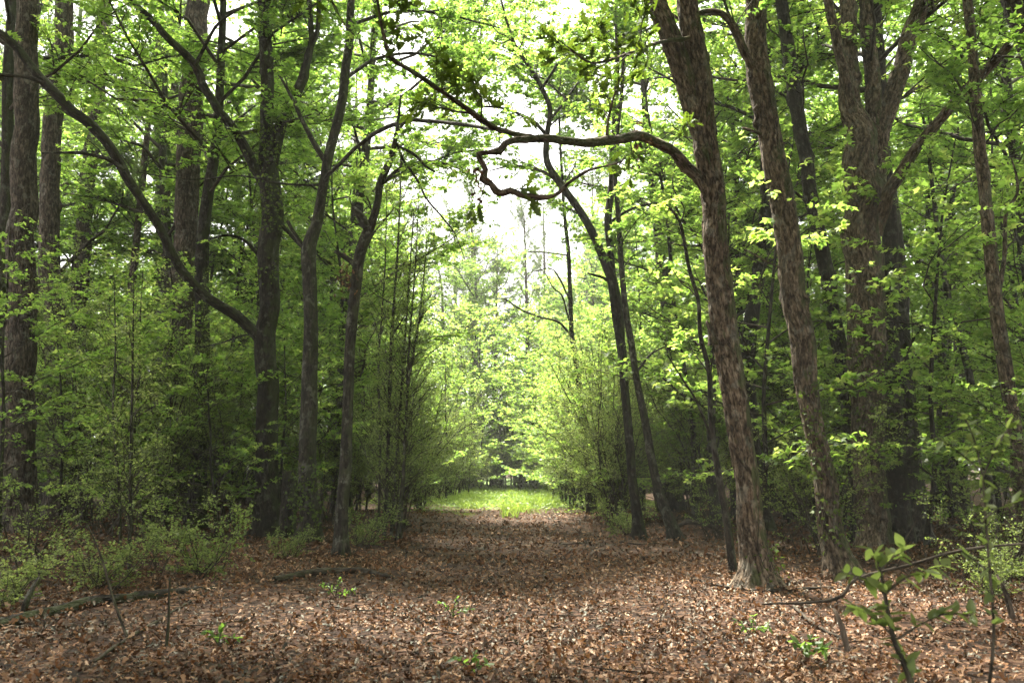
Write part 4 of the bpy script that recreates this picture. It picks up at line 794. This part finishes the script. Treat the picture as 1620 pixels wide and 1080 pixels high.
for i, (x, y, a, l, lab) in enumerate([(900, 975, .1, 90, 'small twig on the litter in the track centre'), (980, 1060, .12, 120, 'twig lying at the bottom centre of the track'), (1010, 857, .05, 60, 'short pale twig by the foot of the split trunk'),
        (1115, 990, .5, 80, 'bent twig on the litter left of the lower right plants'), (330, 985, -.2, 120, 'twig by the lower left stake'), (560, 962, .2, 80, 'twig on the litter at the left verge'), (900, 858, 0, 70, 'grey twig across the track edge before the right thicket'), (720, 1005, .3, 60, 'small twig left of the track centre')]):
    c, s_ = math.cos(a), math.sin(a) * .5
    stick(lab, [(x - l / 2 * c, y - l / 2 * s_, 2.2), (x, y + 3, 3), (x + l / 2 * c, y + l / 2 * s_, 1.6)], 30 + i, name='twig', cat='twig', forks=1.2, group='twigs on the track', sides=6, lift=.035)
# stump
def stump():
    Y = 17.6; c, t = P(457, 800, Y); z0 = float(gz(c[0], c[1])); root = thing('tree_stump', 'short dark broken stump standing between two left trunks', 'stump', (c[0], c[1], z0))
    mb = MB(); p = np.array([[c[0], c[1], z0 - .1 + h] for h in np.linspace(0, 1.55, 26)]); r = np.full(26, .17); tube(mb, p, r, 30, .02, 5, flare=.4, cap=False)
    V = mb.v[0]; top = V[-30:]; top[:, 2] += noise(top * 9, 4) * .12; mb.build('bark', B_DARK, root, (c[0], c[1], z0), smooth=True)
    m2 = MB(); k = np.vstack([top * 1.0, top.mean(0, keepdims=True) - [0, 0, .1]]); m2.add(k, np.stack([np.arange(30), (np.arange(30) + 1) % 30, np.full(30, 30)], -1), bark=k * .3)
    m2.build('broken_top', B_DEAD, root, (c[0], c[1], z0))
stump()

def leafy_plant(label, base, stems, seed, leaf=.09, name='leafy_plant', tmpl=T_ELL, matl=None, tint=.6, perm=16, group=None, nmax=250):
    """stems: list of pixel polylines with distance; each leaf is a part"""
    from mathutils import Matrix
    g = np.random.RandomState(seed); b0, _ = P(base[0], base[1], base[2]); b0[2] = float(gz(b0[0], b0[1])); root = thing(name, label, 'plant', b0, group)
    pr = []
    for v in range(3):
        m = MB(); leaves(m, np.zeros((1, 3)), np.array([[1., 0, 0]]), np.array([[0, 0, 1.]]), np.ones(1), tmpl, np.array([tint - .15 + .15 * v]), curl=np.array([.5 + .7 * v])); pr.append(m.mesh('leaf', matl or M_MAPLE))
    cnt = 0
    for pts in stems:
        W, rad = [], []
        for q in pts:
            w_, t = P(q[0], q[1], q[3]); W.append(w_); rad.append(q[2] / 2 / FPX * t)
        W = np.array(W); p, r = resample(W, np.array(rad), .03); m = MB(); tube(m, p, r, 7, 0, seed); m.build('stem', B_TWIG, root, b0, smooth=True)
        seg = np.linalg.norm(np.diff(p, axis=0), axis=1); s = np.concatenate([[0], np.cumsum(seg)]); n = max(3, int(perm * s[-1]))
        for k in range(n):
            if cnt >= nmax: break
            q = s[-1] * (1 - (k / n) * (.75)) ; i = int(np.clip(np.searchsorted(s, q) - 1, 0, len(p) - 2)); tg = norm(p[i + 1] - p[i])
            a = norm(tg * .5 + norm(np.cross(tg, [0, 0, 1.]) + g.normal(size=3) * .6) * (1 if k % 2 else -1) + g.normal(size=3) * .3 + [0, 0, .05]); nr = norm(np.array([0, 0, 1.]) + g.normal(size=3) * .35)
            b = norm(np.cross(nr, a)); nn = np.cross(a, b); o = bpy.data.objects.new('leaf', pr[k % 3]); COL.objects.link(o); o.parent = root
            M = Matrix(((a[0], b[0], nn[0]), (a[1], b[1], nn[1]), (a[2], b[2], nn[2]))).to_4x4()
            o.matrix_local = Matrix.Translation(Vector(p[i] - b0)) @ M @ Matrix.Scale(leaf * g.uniform(.6, 1.2), 4); cnt += 1
    return root
leafy_plant('leafy green sapling in the lower right foreground, bright pointed leaves', (1452, 1100, 3.6),
    [[(1452, 1150, 13, 3.6), (1440, 1075, 11, 3.7), (1414, 1010, 8, 3.8), (1400, 940, 6, 3.9), (1390, 890, 4, 3.95), (1375, 858, 2, 4)],
     [(1400, 940, 4, 3.9), (1430, 915, 3, 3.9), (1470, 900, 2, 3.9), (1500, 893, 1.5, 3.9)], [(1398, 935, 4, 3.9), (1370, 915, 3, 3.9), (1330, 905, 2, 3.9)], [(1418, 1010, 4, 3.8), (1380, 975, 3, 3.9), (1340, 950, 2, 4)],
     [(1420, 1010, 4, 3.8), (1460, 985, 3, 3.8), (1500, 970, 3, 3.8), (1550, 975, 2, 3.8)], [(1393, 900, 3, 3.9), (1410, 885, 2, 3.95), (1440, 862, 1.5, 4)]], 3, leaf=.095, perm=50, tint=.5, matl=M_PRIV)
leafy_plant('tall blurred foreground stem with pale green leaves near the right edge', (1560, 1060, 3.4),
    [[(1560, 1120, 6, 3.4), (1572, 1000, 5, 3.4), (1562, 860, 4, 3.45), (1552, 740, 3.5, 3.5), (1528, 665, 2.5, 3.5), (1496, 645, 1.5, 3.5)], [(1552, 760, 3, 3.5), (1580, 700, 3, 3.5), (1610, 660, 2, 3.5)], [(1548, 740, 3, 3.5), (1510, 710, 2, 3.5), (1480, 690, 1.5, 3.5)],
     [(1556, 820, 3, 3.45), (1590, 800, 2, 3.45), (1630, 790, 2, 3.45)], [(1560, 900, 3, 3.4), (1520, 870, 2, 3.4)]], 4, leaf=.065, perm=44, tint=.5, matl=M_PRIV)
for i, (x, y, s, lab) in enumerate([(1275, 1038, .10, 'broad-leaved seedling at the lower right of the track'), (742, 1062, .07, 'tiny green seedling at the bottom centre of the track'), (345, 1020, .07, 'small green seedling at lower left beyond the stake'),
        (1185, 1003, .06, 'dark little seedling left of the broad-leaved one'), (530, 945, .06, 'small seedling by the slim fallen log'), (1190, 880, .05, 'seedling at the foot of the forked shaggy oak'), (715, 975, .05, 'pale seedling left of the track centre')]):
    Y = ground_depth(y)
    leafy_plant(lab, (x, y, Y), [[(x, y + 4, 2, Y), (x + 4, y - 18, 2, Y), (x + 10, y - 34, 1, Y)], [(x, y, 2, Y), (x - 12, y - 18, 1.5, Y), (x - 26, y - 24, 1, Y)], [(x, y, 2, Y), (x + 18, y - 10, 1.5, Y), (x + 34, y - 12, 1, Y + .1)]], 90 + i, leaf=s, name='seedling', perm=70, tint=.3, group='seedlings on the track', tmpl=T_ELL)
def ivy(label, pts, seed, n, leaf=.06, spread=.12):
    g = np.random.RandomState(seed); W = np.array([P(x, y, Y)[0] for x, y, w_, Y in pts]); R_ = np.array([w_ / 2 / FPX * Y for x, y, w_, Y in pts])
    p, r = resample(W, R_, .1); mb = MB(); st_ = MB()
    for k in range(3):
        a = g.uniform(3.6, 5.8) + .5 * noise(np.stack([p[:, 2] * 2, 0 * r, 0 * r + k], -1), seed); q = p + np.stack([np.cos(a), np.sin(a), 0 * a], -1) * (r * 1.06 + .01)[:, None]
        tube(st_, q, np.full(len(q), .006), 5, 0, seed + k)
    o = st_.build('ivy_vine', B_TWIG, None, W[0], smooth=True); o.location = W[0]; o['label'] = label; o['category'] = 'vine'
    i = g.randint(0, len(p), n); dens = noise(np.stack([p[i, 2] * 2.5, 0 * i, 0 * i + seed], -1), 3) > -.35; i = i[dens]; n = len(i)
    a = g.uniform(3.3, 6.1, n); d = r[i] + np.abs(g.normal(size=n)) * spread
    rad = np.stack([np.cos(a), np.sin(a), 0 * a], -1); pos = p[i] + rad * d[:, None] + np.stack([0 * a, 0 * a, g.normal(size=n) * .1], -1)
    leaves(mb, pos, rad * .5 + g.normal(size=(n, 3)) * .5 - [0, 0, .3], rad + [0, 0, .6] + g.normal(size=(n, 3)) * .4, leaf * g.uniform(.5, 1.3, n), T_MAPLE, np.clip(.4 + .2 * g.normal(size=n), 0, 1))
    mb.build('leaves', M_OAK, o, W[0], kind='stuff')
d_ = ground_depth
ivy('small vine climbing the foot of the forked shaggy oak', [(1212, 915, 40, d_(928)), (1205, 870, 40, d_(928)), (1198, 820, 38, d_(928))], 1, 150, .055, .05)
ivy('vine clothing the lower straight shaggy trunk', [(1318, 850, 38, d_(912)), (1300, 740, 33, d_(912)), (1282, 620, 34, d_(912))], 2, 420, .055, .08)
ivy('leafy vine wrapping the middle of the many-stemmed trunk', [(1380, 760, 50, d_(872)), (1374, 640, 52, d_(872)), (1368, 500, 56, d_(872))], 3, 900, .06, .14)
ivy('vine leaves covering the mottled dark trunk', [(1440, 760, 33, d_(858)), (1430, 620, 30, d_(858)), (1424, 500, 30, d_(858))], 4, 500, .06, .10)
ivy('dark leafy vine on the fork of the dark left oak', [(424, 440, 34, d_(848)), (432, 340, 34, d_(848)), (428, 270, 28, d_(848)), (423, 200, 24, d_(848))], 5, 900, .08, .22)
ivy('vine sprawling at the foot of the mottled trunk by the stump', [(486, 855, 40, d_(862)), (487, 800, 32, d_(862)), (488, 740, 28, d_(862))], 6, 420, .07, .14)
def dead_cluster(label, x, y, Y, n, seed, sp=.12):
    g = np.random.RandomState(seed); c = P(x, y, Y)[0]; mb = MB(); pos = c + g.normal(size=(n, 3)) * [sp * .6, sp * .6, sp] - [0, 0, sp]
    leaves(mb, pos, g.normal(size=(n, 3)) * .6 - [0, 0, 1.], g.normal(size=(n, 3)), g.uniform(.05, .12, n), T_LIT, np.clip(.45 + .25 * g.normal(size=n), 0, 1), curl=g.uniform(1, 3, n))
    o = mb.build('dead_leaf_cluster', M_DEAD, None, c, kind='stuff'); o.location = c; o['label'] = label; o['category'] = 'dead leaves'
dead_cluster('tan dead leaves hanging from the knob of the arching limb', 1012, 212, d_(928) - .8, 26, 1)
dead_cluster('brown dead leaves clinging to the hooked limb end', 757, 268, d_(928) - 2.6, 22, 2, .08)
dead_cluster('dark clot of dead leaves in the kinked grey trunk', 548, 425, d_(880) - .2, 60, 3, .16)
# nearer bushes of the left and right verge
PLACED2 = len(PLACED)
for v, x, y, sc, lab in [(4, -4.3, 11.4, 1.0, 'bright low bush at the foot of the dark forked oak'), (4, -3.7, 13.4, .5, 'low bush left of the kinked grey trunk'), (2, -5.4, 12.4, .75, 'bluish green bush before the stout dark left trunk'), (2, -7.0, 12.0, .9, 'shaded bush below the left pines'),
        (1, -8.6, 13.2, .7, 'shaded shrub before the leftmost pine'), (4, -5.2, 10.4, .8, 'small bush behind the mossy lower left log'), (1, 5.0, 13.5, .8, 'shrub growing between the straight shaggy and many-stemmed trunks'), (2, 7.4, 12.5, 1.0, 'bush at the foot of the mottled dark trunk'),
        (1, 8.2, 11.2, .8, 'shaded shrub left of the bent right-edge trunk'), (4, 5.2, 9.0, .6, 'knee-high bush beside the long thin fallen branch'), (2, 6.0, 10.2, .6, 'low bush before the many-stemmed trunk'), (4, 6.9, 6.8, .5, 'low brush at the lower right frame edge'), (4, -2.9, 15.6, .8, 'grassy low bush at the track side of the left verge saplings'), (4, -5.6, 9.2, .7, 'low shaded brush by the mossy log'), (4, 2.6, 18.5, .8, 'low bush left of the two leaning trunks'), (2, 4.4, 17.5, .8, 'thin bush right of the curved fallen branch'), (4, 6.3, 7.8, .8, 'brushy low growth at the right behind the foreground sapling'), (3, 2.9, 22.5, 1.0, 'arching tall shrub at the start of the right thicket'), (3, 3.3, 25.5, 1.1, 'second arching shrub of the right thicket'), (0, -2.9, 20.5, .9, 'shrub right behind the left verge saplings')]:
    o = put('shrub', v, x, y, sc, label=lab); o['label'] = lab; o['group'] = 'fine-leaved shrubs of the understory'
# the unseen trees around and behind the viewer were added to shade the near ground
print("STAT", len(bpy.data.objects), sum(len(m.loops) - 2 * len(m.polygons) for m in bpy.data.meshes), sorted([(len(m.loops) - 2 * len(m.polygons), m.name) for m in bpy.data.meshes])[-14:])
